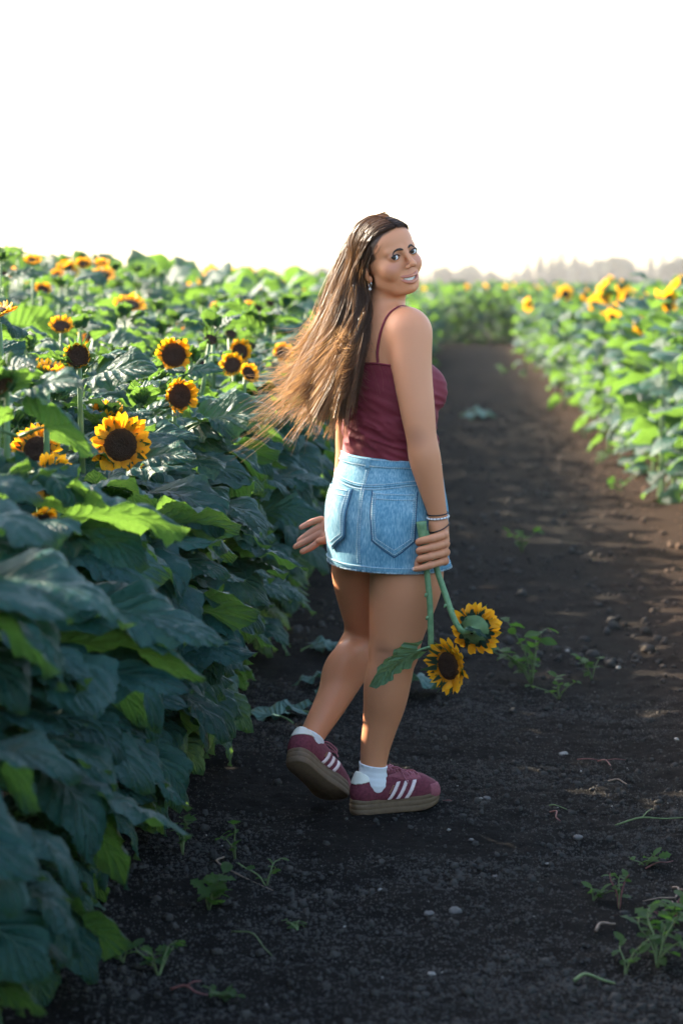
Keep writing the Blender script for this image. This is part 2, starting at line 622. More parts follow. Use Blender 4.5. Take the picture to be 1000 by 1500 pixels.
LEAF_M = []      # (mesh, chord vector) in near quality
specs = [(11, 42, 14, .30), (12, 62, 22, .22), (13, 78, 14, .28), (14, 36, 6, .36), (15, 52, 28, .18), (16, 88, 26, .30), (17, 28, 10, .32), (18, 58, 0, .26)]
for sd, dr, ri, fo in specs:
    V, Fc, uv, tip, npf = leaf_geo(sd, droop=dr, rise=ri, fold=fo, nu=10, nt=29)
    LEAF_M.append((mesh('leaf', V, Fc, [LEAF, STEM], uv, [1] * npf + [0] * (len(Fc) - npf)), Vector(tip)))
LEAF_HOR = [leaf_geo(sd, droop=dr, rise=ri, fold=fo, nu=2, nt=4, serr=0, pk=3) for sd, dr, ri, fo in specs]
LEAF_LOW = [leaf_geo(sd, droop=dr, rise=ri, fold=fo, nu=4, nt=6, serr=0, pk=3) for sd, dr, ri, fo in specs]


def petal_geo(L, W, curl, seed, nu=4, nt=6):
    r_ = np.random.default_rng(seed)
    t = np.linspace(0, 1, nt)
    u = np.linspace(-1, 1, nu + 1)
    U, T = np.meshgrid(u, t)
    w = W * (0.35 + 0.65 * np.sin(np.pi * np.minimum(T * 0.78 + 0.16, 1)) ** 0.8) * np.where(T > 0.7, np.sqrt(np.maximum(0, 1 - ((T - 0.7) / 0.3) ** 1.7)), 1)
    X = L * T * (1 - 0.08 * curl * T)
    Z = -0.25 * np.abs(U) * w + curl * L * 0.28 * T ** 2 + 0.04 * L * np.sin(T * 5 + seed) - 0.06 * L * np.sin(np.pi * T)
    Yv = U * w + 0.06 * L * T ** 2 * r_.uniform(-1, 1)
    return np.stack([X.ravel(), Yv.ravel(), Z.ravel()], -1), grid_faces(nu + 1, nt), np.stack([U.ravel() * .5 + .5, T.ravel()], -1)


PETALS = [petal_geo(1.0, 0.245, c, s) for s, c in enumerate((0.0, 0.5, -0.5, 0.9, 0.25))]
PETAL_M = [mesh('petal', V, Fc, [PETAL], uv) for V, Fc, uv in PETALS]


def disc_geo(r, seed, nr=9, na=28):
    rr = np.linspace(0, 1, nr)
    a = np.linspace(0, 2 * np.pi, na, endpoint=False)
    A, Q = np.meshgrid(a, rr)
    z = 0.30 * r * np.sqrt(np.maximum(0, 1 - Q ** 2.4)) - 0.10 * r * np.exp(-(Q / 0.35) ** 2)
    z = z + 0.05 * r * vnoise(Q * np.cos(A) * 7 + seed, Q * np.sin(A) * 7, seed) * (Q < 0.98)
    V = np.stack([(r * Q * np.cos(A)).ravel(), (r * Q * np.sin(A)).ravel(), z.ravel()], -1)
    return V, grid_faces(na, nr, True), np.stack([A.ravel() / 6.283, Q.ravel()], -1)


def back_geo(r, neck=0.007):
    prof = [(r * 1.02, 0.0), (r * 1.0, -0.10 * r), (r * 0.72, -0.24 * r), (r * 0.40, -0.36 * r), (max(neck, r * 0.2), -0.58 * r), (neck, -0.85 * r)]
    a = np.linspace(0, 2 * np.pi, 16, endpoint=False)
    V = np.array([(q * math.cos(x), q * math.sin(x), z) for q, z in prof for x in a])
    return V, grid_faces(16, len(prof), True), np.full((len(V), 2), 0.5)


def bract_geo(r, n, seed, spread=0.9, length=0.62):
    r_ = np.random.default_rng(seed)
    mb = MB()
    for k in range(n):
        a = 6.283 * k / n + r_.normal() * 0.08
        L = r * length * r_.uniform(0.7, 1.25)
        w = r * 0.17
        tilt = spread + r_.normal() * 0.3
        row = k % 3
        base = np.array([r * (0.98 - 0.16 * row), 0, -r * (0.06 + 0.09 * row)])
        pts = []
        for s, ww in ((0, 1.0), (0.35, 1.05), (0.7, 0.55), (1.0, 0.0)):
            c = base + np.array([L * s * math.cos(tilt - 0.9 * s), 0, L * s * math.sin(tilt * 0.8 - 0.5 + 0.7 * s)])
            pts += [c + (0, -w * ww, 0.2 * w), c + (0, 0, 0), c + (0, w * ww, 0.2 * w)]
        pts = np.array(pts)
        ca, sa = math.cos(a), math.sin(a)
        pts = np.stack([pts[:, 0] * ca - pts[:, 1] * sa, pts[:, 0] * sa + pts[:, 1] * ca, pts[:, 2]], -1)
        mb.add(pts, grid_faces(3, 4), 0, np.tile([[0.2, 0.3], [0.5, 0.3], [0.8, 0.3]], (4, 1)))
    return np.concatenate(mb.v), mb.f, np.concatenate(mb.uv)


def xf(V, M):
    return np.asarray(V) @ np.array(M.to_3x3()).T + np.array(M.translation)


HEAD_CACHE = {}


def petal_layout(r, n, plen, openness, seed):
    """Matrices of the petals of one head whose disc radius is r, face along +Z."""
    r_ = np.random.default_rng(seed)
    out = []
    for k in range(n):
        row = k % 2
        a = 6.283 * k / n + r_.normal() * 0.07
        L = plen * r_.uniform(0.82, 1.12) * (1.0 if row else 0.93)
        tilt = R(openness) + r_.normal() * 0.13 + (0.14 if row == 0 else -0.05)
        M = Matrix.Rotation(a, 4, 'Z') @ Matrix.Translation((r * 0.93, 0, r * (0.02 + 0.08 * (1 - row)))) @ Matrix.Rotation(-tilt, 4, 'Y') @ Matrix.Rotation(r_.normal() * 0.25, 4, 'X')
        out.append((M, L, int(r_.integers(0, 5)), r_.uniform(0.85, 1.2)))
    return out


def add_head(parent, pos, face, r, plen, openness=8, n=34, seed=0, detailed=False, disc_scale=1.0, name='flower_head', bracts=20, spread=0.9, blen=0.62):
    """A flower head: green back, bracts, dark disc and petals; each petal its own object when detailed."""
    q = Vector(face).normalized().to_track_quat('Z', 'Y')
    key = (round(r, 3), round(plen, 3), openness, n, seed % 4, bracts, spread)
    if key not in HEAD_CACHE:
        bV, bF, bU = back_geo(r)
        cV, cF, cU = bract_geo(r, bracts, seed % 4, spread, blen)
        mb = MB()
        mb.add(bV, bF, 0, bU)
        mb.add(cV, cF, 1, cU)
        back = mb.data('flower_head', [STEM, LEAF])
        dV, dF, dU = disc_geo(r * disc_scale, seed % 4)
        disc = mesh('disc', dV, dF, [DISC], dU)
        mb = MB()
        lay = petal_layout(r, n, plen, openness, seed % 4)
        for M, L, pi, wv in lay:
            V, Fc, uv = PETALS[pi]
            mb.add(xf(V * np.array([L, L * wv, L]), M), Fc, 0, uv)
        HEAD_CACHE[key] = (back, disc, mb.data('petals', [PETAL]) if n else None, lay)
    back, disc, pet, lay = HEAD_CACHE[key]
    h = obj(name, back, parent, loc=pos, rot=q)
    obj('disc', disc, h)
    if n:
        if detailed:
            for M, L, pi, wv in lay:
                o = obj('petal', PETAL_M[pi], h)
                o.matrix_local = M @ Matrix.Diagonal((L, L * wv, L, 1))
        else:
            obj('petals', pet, h)
    return h


def leaf_between(parent, a, b, roll=0.0, kind=None, seed=0, width=1.0, origin=None):
    """A leaf object whose petiole starts at a and whose tip ends at b (parent-local points)."""
    a, b = Vector(a), Vector(b)
    k = seed % len(LEAF_M) if kind is None else kind
    me, chord = k if isinstance(k, tuple) else LEAF_M[k]
    d = b - a
    s = d.length / chord.length
    z = Vector((0, 0, 1))
    x = d.normalized()
    y = z.cross(x)
    y = y.normalized() if y.length > 1e-4 else Vector((0, 1, 0))
    zz = x.cross(y)
    M1 = Matrix((x, y, zz)).transposed()
    cx = chord.normalized()
    cy = Vector((0, 1, 0))
    cz = cx.cross(cy)
    M0 = Matrix((cx, cy, cz)).transposed()
    q = (M1 @ Matrix.Rotation(roll, 3, 'X') @ M0.transposed()).to_quaternion()
    return obj('leaf', me, parent, loc=a, rot=q, scale=(s, s * width, s))


def stem_curve(h, lean, seed, n=9):
    r_ = np.random.default_rng(seed)
    t = np.linspace(0, 1, n)
    ax, ay = r_.normal(size=2) * 0.02
    return np.stack([lean[0] * t ** 2 + ax * np.sin(t * 4), lean[1] * t ** 2 + ay * np.sin(t * 3.3), h * t], -1)


HEAD_KINDS = {
    # disc radius, petal length, openness, petal count, bracts, spread, bract length
    'bloom': (0.045, 0.043, 12, 42, 20, 0.9, 0.62),
    'young': (0.034, 0.026, 48, 34, 22, 1.1, 0.7),
    'opening': (0.024, 0.014, 78, 26, 22, 1.35, 0.85),
    'bud': (0.024, 0.0, 0, 0, 26, 1.6, 1.1),
}


HEROES = []      # pixel, pixel, depth, radius of the blooms that nothing may cover


def covers(Mw, me_k, s):
    """Would a leaf hide one of the blooms one can point to?"""
    tip = LEAF_M[me_k][1]
    for f_, side in ((0.35, 0), (0.42, 0.3), (0.42, -0.3), (0.6, 0.34), (0.6, -0.34), (0.62, 0), (0.8, 0.2), (0.8, -0.2), (0.82, 0), (1.0, 0)):
        p = Mw @ Vector((tip.x * f_ * s, side * s * 0.25, tip.z * f_ * s))
        px, py, d = project(p)
        for hx, hy, hd, hr in HEROES:
            if d < hd + 0.02 and (px - hx) ** 2 + (py - hy) ** 2 < hr * hr:
                return True
    return False


def sunflower(x, y, h, seed, kind='bloom', face=(0.25, -0.85, 0.45), lean=(0.02, -0.03), nleaf=17, leaf_scale=1.0, bias=0.0,
              label=None, group=None, detailed=False, head_scale=1.0, extra=(), zmin=0.1, zmax=0.97, skip=None):
    """A sunflower plant: stem, separate leaves, flower head."""
    r_ = np.random.default_rng(seed)
    z0 = gz(x, y) - 0.015
    root = obj('sunflower_plant', None, loc=(x, y, z0), label=label, cat='sunflower', group=group)
    C = stem_curve(h, lean, seed)
    tv, tf = tube(C, np.linspace(0.0135, 0.007, len(C)), 7)
    obj('stem', mesh('stem', tv, tf, [STEM]), root)
    a = r_.uniform(0, 6.28)
    for k in range(nleaf):
        t = zmin + (zmax - zmin) * (k + 0.5 * r_.random()) / nleaf
        i = t * (len(C) - 1)
        p = C[int(i)] * (1 - i % 1) + C[min(int(i) + 1, len(C) - 1)] * (i % 1)
        a += 2.4 + r_.normal() * 0.25
        ang = a
        if bias and r_.random() < bias:                 # leaves of the edge row reach into the light over the path
            ang = -0.40 + r_.normal() * 0.62
        s = leaf_scale * (0.62 + 0.62 * math.sin(math.pi * min(1, 0.25 + 0.72 * (1 - t)))) * r_.uniform(0.8, 1.15)
        if t > 0.86:
            s *= 0.72
        k2 = int(r_.integers(0, len(LEAF_M)))
        tilt = R(-24 + 36 * t) + r_.normal() * 0.16
        if skip and skip(ang % 6.283, t):
            continue
        me = LEAF_M[k2][0]
        wq = r_.uniform(0.88, 1.12)
        M = Matrix.Rotation(ang, 4, 'Z') @ Matrix.Rotation(-tilt, 4, 'Y') @ Matrix.Rotation(r_.normal() * 0.28, 4, 'X')
        if y < 11 and covers(Matrix.Translation(root.location + Vector(p)) @ M, k2, s):
            continue
        obj('leaf', me, root, loc=p, rot=M.to_quaternion(), scale=(s, s * wq, s))
    if not kind:                             # leafy tip instead of a flower
        for k in range(6):
            M = Matrix.Rotation(a + k * 1.9, 4, 'Z') @ Matrix.Rotation(-R(30 + 9 * k), 4, 'Y')
            obj('leaf', LEAF_M[(seed + k) % len(LEAF_M)][0], root, loc=C[-1] - (0, 0, 0.012 * (5 - k) * 0.5), rot=M.to_quaternion(), scale=leaf_scale * (0.52 - 0.05 * k))
    for e in extra:
        leaf_between(root, Vector(e[0]) - root.location, Vector(e[1]) - root.location, *e[2:])
    if kind:
        r, pl, op, n, br, sp, bl = HEAD_KINDS[kind]
        f = Vector(face).normalized()
        hs = head_scale
        top = Vector(C[-1]) + f * (0.85 * r * hs) + Vector((0, 0, 0.004))
        hd = add_head(root, top, f, r, pl, op, n, seed, detailed, bracts=br, spread=sp, blen=bl)
        hd.scale = (hs,) * 3
    return root


# ------------------------------------------------------------------ the sunflowers one can point to
def hero(px, py, d, kind, face, diam_px, label, seed, nleaf=12, extra=(), lean=(0.03, -0.05), **kw):
    """Plant whose flower sits at the given spot of the field, d metres from the camera."""
    p = at(px, py, d)
    r, pl, op, n, br, sp, bl = HEAD_KINDS[kind]
    full = 2 * (r + pl * math.cos(R(op))) if n else 2.6 * r
    hs = diam_px * d / F_PX / full
    f = Vector(face).normalized()
    q = p - f * (0.85 * r * hs)
    x, y = q.x - lean[0], q.y - lean[1]
    return sunflower(x, y, q.z - gz(x, y) + 0.015, seed, kind, face, lean, nleaf, head_scale=hs, label=label, extra=extra, detailed=kw.pop('detailed', True), **kw)


for q in ((172, 650, 6.5, 72), (120, 524, 6.5, 28), (262, 522, 7.9, 34), (267, 582, 7.3, 34), (72, 543, 5.9, 28), (90, 700, 5.75, 34), (58, 662, 6.1, 30), (180, 603, 7.0, 30), (356, 517, 9.4, 28),
          (342, 537, 9.2, 28), (362, 549, 8.9, 24), (408, 519, 10.4, 26), (8, 460, 6.9, 36), (55, 766, 5.5, 28), (190, 755, 5.05, 60), (140, 740, 5.05, 40), (60, 630, 5.0, 60), (20, 555, 5.15, 40), (350, 600, 7.2, 46), (165, 517, 6.4, 24), (75, 517, 6.4, 24)):
    HEROES.append(q)
hero(170, 654, 6.5, 'bloom', (0.18, -0.97, 0.05), 99, 'sunflower with the largest wide open bloom, dark centre facing the camera', 101, 13,
     extra=[(at(196, 690, 6.5), at(290, 672, 6.35), 0.5, 6), (at(170, 730, 6.5), at(288, 690, 6.3), 0.3, 3), (at(165, 700, 6.55), at(60, 655, 6.45), -0.3, 4)], bias=0.35, zmax=0.86)
hero(120, 524, 6.5, 'opening', (0.05, -0.95, 0.15), 40, 'sunflower with a small half opened head between two upper leaves', 102, 12,
     extra=[(at(126, 545, 6.5), at(200, 517, 6.45), 0.2, 6), (at(112, 545, 6.5), at(40, 517, 6.45), 0.2, 6), (at(122, 570, 6.5), at(232, 548, 6.3), 0.7, 3)], bias=0.35, zmax=0.9)
hero(262, 522, 7.9, 'young', (0.12, -0.96, 0.12), 56, 'sunflower with round young bloom, upper of the pair beside the large leaf', 103, 13,
     extra=[(at(262, 560, 7.9), at(330, 545, 7.8), 0.5, 3), (at(255, 570, 7.9), at(170, 560, 7.8), -0.3, 6)], bias=0.3, zmax=0.9)
hero(267, 582, 7.3, 'young', (0.52, -0.83, 0.02), 58, 'sunflower with bloom turned towards the path, lower of the pair beside the large leaf', 104, 13,
     extra=[(at(268, 640, 7.3), at(405, 606, 7.15), 0.9, 3), (at(262, 625, 7.3), at(200, 630, 7.1), 0.2, 6), (at(266, 630, 7.3), at(340, 650, 7.1), -0.3, 0)], bias=0.4, zmax=0.88)
hero(72, 543, 5.9, 'young', (0.2, -0.15, 0.95), 50, 'sunflower with orange petals seen from below, tilted up to the sky', 105, 11, bias=0.3, zmax=0.86)
hero(84, 708, 5.75, 'bloom', (0.75, -0.62, 0.1), 92, 'sunflower whose bloom is half hidden behind the big sunlit leaf', 106, 11, bias=0.45, zmax=0.84)
hero(58, 662, 6.1, 'bloom', (-0.1, -0.9, 0.35), 86, 'sunflower bloom covered by the two broad leaves of the plant in front', 107, 10, bias=0.35, zmax=0.8)
hero(180, 606, 7.0, 'young', (0.1, -0.3, 0.92), 50, 'sunflower peeping out just above the largest open bloom', 108, 11, bias=0.3, zmax=0.84)
hero(356, 517, 9.4, 'young', (0.3, -0.9, 0.15), 38, 'blurred sunflower, upper one of the trio left of the blowing hair', 109, 13, bias=0.3, detailed=False)
hero(342, 537, 9.2, 'young', (-0.1, -0.8, 0.35), 40, 'blurred sunflower, leftmost of the trio left of the blowing hair', 110, 13, bias=0.3, detailed=False)
hero(362, 549, 8.9, 'young', (0.5, -0.6, 0.4), 34, 'blurred sunflower, lowest of the trio left of the blowing hair', 111, 13, bias=0.3, detailed=False)
hero(408, 519, 10.4, 'young', (0.2, -0.8, 0.35), 34, 'blurred sunflower just beside the tips of the blowing hair', 112, 13, bias=0.3, detailed=False)
hero(8, 460, 6.9, 'bloom', (-0.2, -0.3, 0.9), 62, 'sunflower with flat orange rim at the left edge above the bud', 113, 11, bias=0.2, detailed=False)
hero(52, 764, 5.5, 'bloom', (0.45, -0.5, -0.55), 56, 'drooping sunflower with hanging petals under the big sunlit leaf', 114, 8, bias=0.4, detailed=True, zmax=0.7)
# the nearest plant with the two broad backlit leaves and the big sunlit leaf
hero(8, 560, 5.15, 'bud', (-0.35, -0.75, 0.4), 66, 'nearest sunflower plant with closed spiky bud and broad backlit leaves', 115, 6,
     extra=[(at(36, 792, 5.15), at(272, 782, 5.0), -0.35, 3, 0, 1.05), (at(30, 640, 5.15), at(126, 640, 4.95), -0.75, 6, 0, 1.25), (at(26, 640, 5.15), at(-60, 650, 4.95), 0.7, 6, 0, 1.25),
            (at(32, 700, 5.15), at(92, 742, 4.95), -0.4, 0, 0, 1.2), (at(28, 700, 5.15), at(-70, 740, 4.9), 0.3, 0), (at(30, 840, 5.15), at(215, 835, 5.05), 0.1, 1), (at(34, 590, 5.15), at(122, 566, 5.0), 0.5, 6)],
     zmax=0.5, bias=0.5)

# ------------------------------------------------------------------ edge row along the shaded side of the path
NFIELD = 0
_ones = ['', 'first', 'second', 'third', 'fourth', 'fifth', 'sixth', 'seventh', 'eighth', 'ninth', 'tenth', 'eleventh', 'twelfth', 'thirteenth', 'fourteenth', 'fifteenth', 'sixteenth', 'seventeenth', 'eighteenth', 'nineteenth']


def ordinal(n):
    if n < 20:
        return _ones[n]
    tens = {2: ('twenty', 'twentieth'), 3: ('thirty', 'thirtieth'), 4: ('forty', 'fortieth'), 5: ('fifty', 'fiftieth')}[n // 10]
    return tens[1] if n % 10 == 0 else tens[0] + ' ' + _ones[n % 10]


def put(x, y, h, seed, **kw):
    global NFIELD
    NFIELD += 1
    for _ in range(8):                       # keep plain tops from standing before the blooms
        px, py, d = project((x, y, h + 0.03))
        if any(d < hd + 0.02 and abs(px - hx) < hr + 6 and py < hy + hr + 8 for hx, hy, hd, hr in HEROES):
            h -= 0.05
    return sunflower(x, y, h, seed, **kw)


r_ = np.random.default_rng(5)
y = 4.0
k = 0
while y < 15:
    x = -0.99 + r_.normal() * 0.05 - (0.05 if y < 5 else 0)
    h = (1.06 + 0.16 * r_.random()) if y < 8.5 else 1.08 + 0.2 * r_.random() + 0.02 * min(y - 8.5, 8)
    put(x, y, h, 300 + k, kind=None if y < 8.5 else ('bud' if k % 3 else None), nleaf=19, leaf_scale=1.12, bias=0.72, zmin=0.06, face=(0.3, -0.6, 0.6),
        label='leafy sunflower plant in the shaded left edge row, %s from the camera' % ordinal(k + 1), group='leafy edge row left of the path')
    y += 0.27 + 0.08 * r_.random()
    k += 1
# a second line just behind it closes the row
y = 3.9
nf_ = 0
while y < 15:
    nf_ += 1
    put(-1.32 + r_.normal() * 0.06, y, 1.06 + 0.14 * r_.random() + 0.015 * max(0, y - 7), 400 + k, kind=None, nleaf=14, leaf_scale=1.1, zmin=0.1,
        label='leafy sunflower plant tucked behind the left edge row, %s from the camera' % ordinal(nf_), group='leafy plants behind the left edge row')
    y += 0.30 + 0.08 * r_.random()
    k += 1
# rows behind it
for row, (x0, ylo, yhi, dh) in enumerate([(-1.62, 7.2, 17, 0.0), (-2.3, 9.4, 18, 0.22), (-3.0, 12.5, 19, 0.32)]):
    y = ylo
    while y < yhi:
        kd = ['bloom', 'bud', None, 'young', None, None, None, 'bud', None][int(r_.integers(0, 9))]
        f = (r_.normal() * 0.45 + 0.25, -0.5, 0.75 + r_.normal() * 0.3)
        hh = 1.24 + dh + 0.16 * r_.random()
        put(x0 + r_.normal() * 0.07, y, hh, 500 + k, kind=kd, face=f, nleaf=13, leaf_scale=1.0, zmin=0.3,
            label={'bloom': 'blurred sunflower in full bloom in the rows behind the left edge row', 'young': 'blurred sunflower with young cupped bloom in the rows behind the left edge row',
                   'bud': 'blurred sunflower plant topped by a green bud behind the left edge row', None: 'blurred leafy sunflower plant without flower behind the left edge row'}[kd],
            group='blurred sunflowers behind the left edge row')
        y += 0.34 + 0.12 * r_.random()
        k += 1

# ------------------------------------------------------------------ far plants: too small and blurred to show parts
def low_plant(seed, h, kind, nleaf=12, zmin=0.12, big=1.25, lod=0):
    """Arrays of one low plant: vertices, faces, uv, slot (0 leaf, 1 stem, 2 petal, 3 disc)."""
    r_ = np.random.default_rng(seed)
    mb = MB()
    tv, tf = tube([(0, 0, 0), (0.01, 0.01, h * 0.5), (0, -0.02, h)], [0.013, 0.011, 0.007], 4, cap=False)
    mb.add(tv, tf, 1)
    a = r_.uniform(0, 6.28)
    for k in range(nleaf):
        t = zmin + (1 - zmin) * (k + 0.5) / nleaf
        a += 2.4
        s = big * (0.6 + 0.6 * math.sin(math.pi * min(1, 0.25 + 0.72 * (1 - t)))) * r_.uniform(0.8, 1.15)
        V, Fc, uv, tip, npf = (LEAF_HOR if lod else LEAF_LOW)[int(r_.integers(0, len(LEAF_LOW)))]
        M = Matrix.Translation((0, 0, h * t * 0.98)) @ Matrix.Rotation(a, 4, 'Z') @ Matrix.Rotation(-(R(-18 + 40 * t) + r_.normal() * 0.2), 4, 'Y') @ Matrix.Rotation(r_.normal() * 0.3, 4, 'X')
        mb.add(xf(V * s, M), Fc[npf:], 0, uv)
    if kind:
        f = Vector((r_.normal() * 0.4 + 0.1, -0.75, 0.5 + r_.normal() * 0.2)).normalized()
        M = Matrix.Translation(Vector((0, -0.02, h)) + f * 0.05) @ f.to_track_quat('Z', 'Y').to_matrix().to_4x4()
        rr, pl = (0.05, 0.05) if kind == 'bloom' else (0.036, 0.032)
        a = np.linspace(0, 6.283, 12, endpoint=False)
        q = np.arange(12)
        ring = np.stack([np.cos(a), np.sin(a), 0 * a], -1)
        outer = ring * ((rr + pl) * (1 + 0.12 * (q % 2 * 2 - 1)))[:, None] + (0, 0, 0.012)
        V = np.vstack([ring * rr, outer])
        mb.add(xf(V, M), [(i, 12 + i, 12 + (i + 1) % 12, (i + 1) % 12) for i in range(12)], 2, np.repeat([[.5, .2], [.5, .9]], 12, axis=0))
        dV, dF, dU = disc_geo(rr, 1, 3, 8)
        mb.add(xf(dV, M), dF, 3, dU)
        bV, bF, bU = back_geo(rr)
        mb.add(xf(bV, M), bF, 1, bU)
    return np.concatenate(mb.v), mb.f, np.concatenate(mb.uv), mb.m


LOWK = ['bloom', 'young', None, None, None, None]
LOW = [low_plant(40 + i, 1.0, LOWK[i % 6], nleaf=22 + i % 3, zmin=0.05, big=0.92) for i in range(9)]
LOW_HOR = [low_plant(40 + i, 1.0, LOWK[i % 6], nleaf=12, zmin=0.3, big=1.1, lod=1) for i in range(9)]
LOW_M = [mesh('sunflower_plant', V, Fc, [LEAF, STEM, PETAL, DISC], uv, mi) for V, Fc, uv, mi in LOW]
spots = []
r_ = np.random.default_rng(17)
# right of the path, from the nearest plant in view
for row in range(9):
    x0 = 1.52 + 0.62 * row
    y = max(12.2, (x0 - 0.35) / 0.094)
    while y < 64:
        spots.append((x0 + r_.normal() * 0.08, y, 1.30 + 0.16 * r_.random() - (0.2 if row == 0 else 0), 'right'))
        y += 0.36 + 0.1 * r_.random() + 0.004 * y
# left of the path
for row in range(14):
    x0 = -1.0 - 0.64 * row
    y = max([15.1, 17.1, 18.2, 19.2][min(row, 3)], (-x0 - 0.6) / 0.2)
    while y < 64:
        spots.append((x0 + r_.normal() * 0.08, y, (1.12 if row == 0 else 1.36 + 0.03 * min(row, 5)) + 0.18 * r_.random(), 'left'))
        y += 0.38 + 0.1 * r_.random() + 0.004 * y
# across the end of the path
for row in range(4):
    for x in np.arange(-1.8, 2.0, 0.42):
        spots.append((x + r_.normal() * 0.08, 66 + row * 0.8 + r_.normal() * 0.1, 1.36 + 0.16 * r_.random(), 'end'))


def show(s):          # how large a plant shows: near and in the open faces of the rows
    x, y, h, side = s
    edge = 1.0 if (abs(x) < 1.95 and side != 'left') or x > -1.3 else 0.45
    return edge / y


RIGHT_BLOOMS = [(828, 436, 30), (848, 434, 31), (880, 436, 27), (893, 431, 28), (908, 434, 26), (885, 446, 26), (870, 455, 25), (884, 462, 24), (899, 462, 24), (920, 448, 25), (943, 453, 24), (972, 452, 22), (960, 458, 22),
                (938, 485, 19), (995, 431, 24), (893, 476, 22), (816, 440, 34), (770, 447, 40), (1010, 470, 18), (860, 440, 30), (905, 456, 25)]
for i, (px, py, d) in enumerate(RIGHT_BLOOMS):
    p = at(px, py, d)
    o = obj('sunflower_plant', LOW_M[(0, 1, 6)[i % 3]], loc=(p.x, p.y, gz(p.x, p.y) - 0.02), rot=(0, 0, r_.normal() * 0.5), scale=(1.0, 1.0, p.z + 0.02),
            label='tiny far sunflower with bright orange bloom in the cluster of blooms right of the path', cat='sunflower', group='cluster of orange blooms in the right field')
order = sorted(range(len(spots)), key=lambda i: -show(spots[i]))
N_SINGLE = 110
far_pts = []
for rank, i in enumerate(order):
    x, y, h, side = spots[i]
    q = int(r_.integers(0, 9))
    if q % 6 < 2 and (side == 'right' or x > -1.3 or r_.random() < 0.45):
        q = 2 + q % 3
    if rank < N_SINGLE:
        kd = LOWK[q % 6]
        where = {'right': 'in the blurred sunlit field right of the path', 'left': 'in the blurred field left of the path', 'end': 'across the far end of the path'}[side]
        what = {'bloom': 'tiny far sunflower in bloom', 'young': 'tiny far sunflower with small bloom', None: 'tiny far leafy sunflower plant'}[kd]
        obj('sunflower_plant', LOW_M[q], loc=(x, y, gz(x, y) - 0.02), rot=(0, 0, r_.normal() * 0.6 if kd else r_.random() * 6.28), scale=(1.05, 1.05, h),
            label=what + ' ' + where, cat='sunflower', group='far sunflowers ' + where)
    else:
        far_pts.append((x, y, h, q))


def merge_far(name, pts, label, LOW=LOW):
    byq = {}
    for p in pts:
        byq.setdefault(p[3], []).append(p)
    mb = MB()
    Vs, Fs, Ms, Us, n = [], [], [], [], 0
    for q, lst in byq.items():
        V, Fc, uv, mi = LOW[q]
        Fq = np.array([f if len(f) == 4 else (*f, f[-1]) for f in Fc if len(f) == 4])
        Mq = np.array([a for a, f in zip(mi, Fc) if len(f) == 4])
        for x, y, h, _ in lst:
            a = hash01(x * 10, y * 10) * 6.28 if LOWK[q % 6] is None else (hash01(x, y) - 0.5)
            ca, sa = math.cos(a), math.sin(a)
            W = np.stack([V[:, 0] * ca - V[:, 1] * sa + x, V[:, 0] * sa + V[:, 1] * ca + y, V[:, 2] * h - 0.02], -1)
            Vs.append(W)
            Fs.append(Fq + n)
            Ms.append(Mq)
            Us.append(uv)
            n += len(W)
    me = mesh(name, np.concatenate(Vs), np.concatenate(Fs), [LEAF, STEM, PETAL, DISC], np.concatenate(Us), np.concatenate(Ms))
    return obj(name, me, label=label, cat='sunflowers', kind='stuff')


merge_far('far_sunflowers', far_pts, 'mass of far sunflowers blurring together along both sides of the path')
# the field goes on to the horizon, thinning out as only the tops show
pts = []
for i in range(2600):
    y = 68 + 250 * r_.random() ** 2
    x = r_.uniform(-0.26, 0.16) * y
    pts.append((x, y, 1.34 + 0.2 * r_.random() + (0.12 if x < -3 else 0), int(r_.integers(0, 9))))
# rows standing beside the camera and just out of frame
LOWLEAF = [q for q in range(9) if LOWK[q % 6] is None]
for i in range(330):
    pts.append((-1.6 - 2.4 * r_.random(), -1 + 8.3 * r_.random(), 1.34 + 0.14 * r_.random(), LOWLEAF[i % len(LOWLEAF)]))
    if i % 2:
        continue
    pts.append((1.75 + 2.2 * r_.random(), -1 + 13 * r_.random(), 1.2 + 0.12 * r_.random(), LOWLEAF[i % len(LOWLEAF)]))
merge_far('horizon_sunflowers', pts, 'sunflower field running on to the horizon as one green mass', LOW_HOR)
# ------------------------------------------------------------------ person: implicit surface tools
ORG = ground(570, 1190)
ORG.z = 0.0
_cy, _sy = math.cos(YAW), math.sin(YAW)


def to_local(p):
    q = Vector(p) - ORG
    return np.array([q.x * _cy + q.y * _sy, -q.x * _sy + q.y * _cy, q.z])


CAM_L = to_local(CAM)


def ray_l(px, py):
    w = FWD + (px - 500) / F_PX * RIGHT - (py - 750) / F_PX * UP
    return np.array([w.x * _cy + w.y * _sy, -w.x * _sy + w.y * _cy, w.z])


def P(px, py, v):
    """Point of the person's own space: v metres behind the plane through the standing foot."""
    d = ray_l(px, py)
    return CAM_L + d * ((v - CAM_L[1]) / d[1])


BIG = 0.5


class Grid:
    def __init__(self, lo, hi, h):
        self.h = h
        self.ax = [np.arange(a, b + h, h) for a, b in zip(lo, hi)]
        self.shape = tuple(len(a) for a in self.ax)

    def new(self):
        return np.full(self.shape, BIG, dtype=np.float32)

    def sl(self, lo, hi):
        out = []
        for a, l, u in zip(self.ax, lo, hi):
            out.append(slice(int(np.searchsorted(a, l)), int(np.searchsorted(a, u))))
        return tuple(out)

    def pts(self, s):
        return (self.ax[0][s[0]][:, None, None], self.ax[1][s[1]][None, :, None], self.ax[2][s[2]][None, None, :])


def smin(a, b, k):
    h = np.maximum(k - np.abs(a - b), 0) / k
    return np.minimum(a, b) - h * h * k * 0.25


def smax(a, b, k):
    return -smin(-a, -b, k)


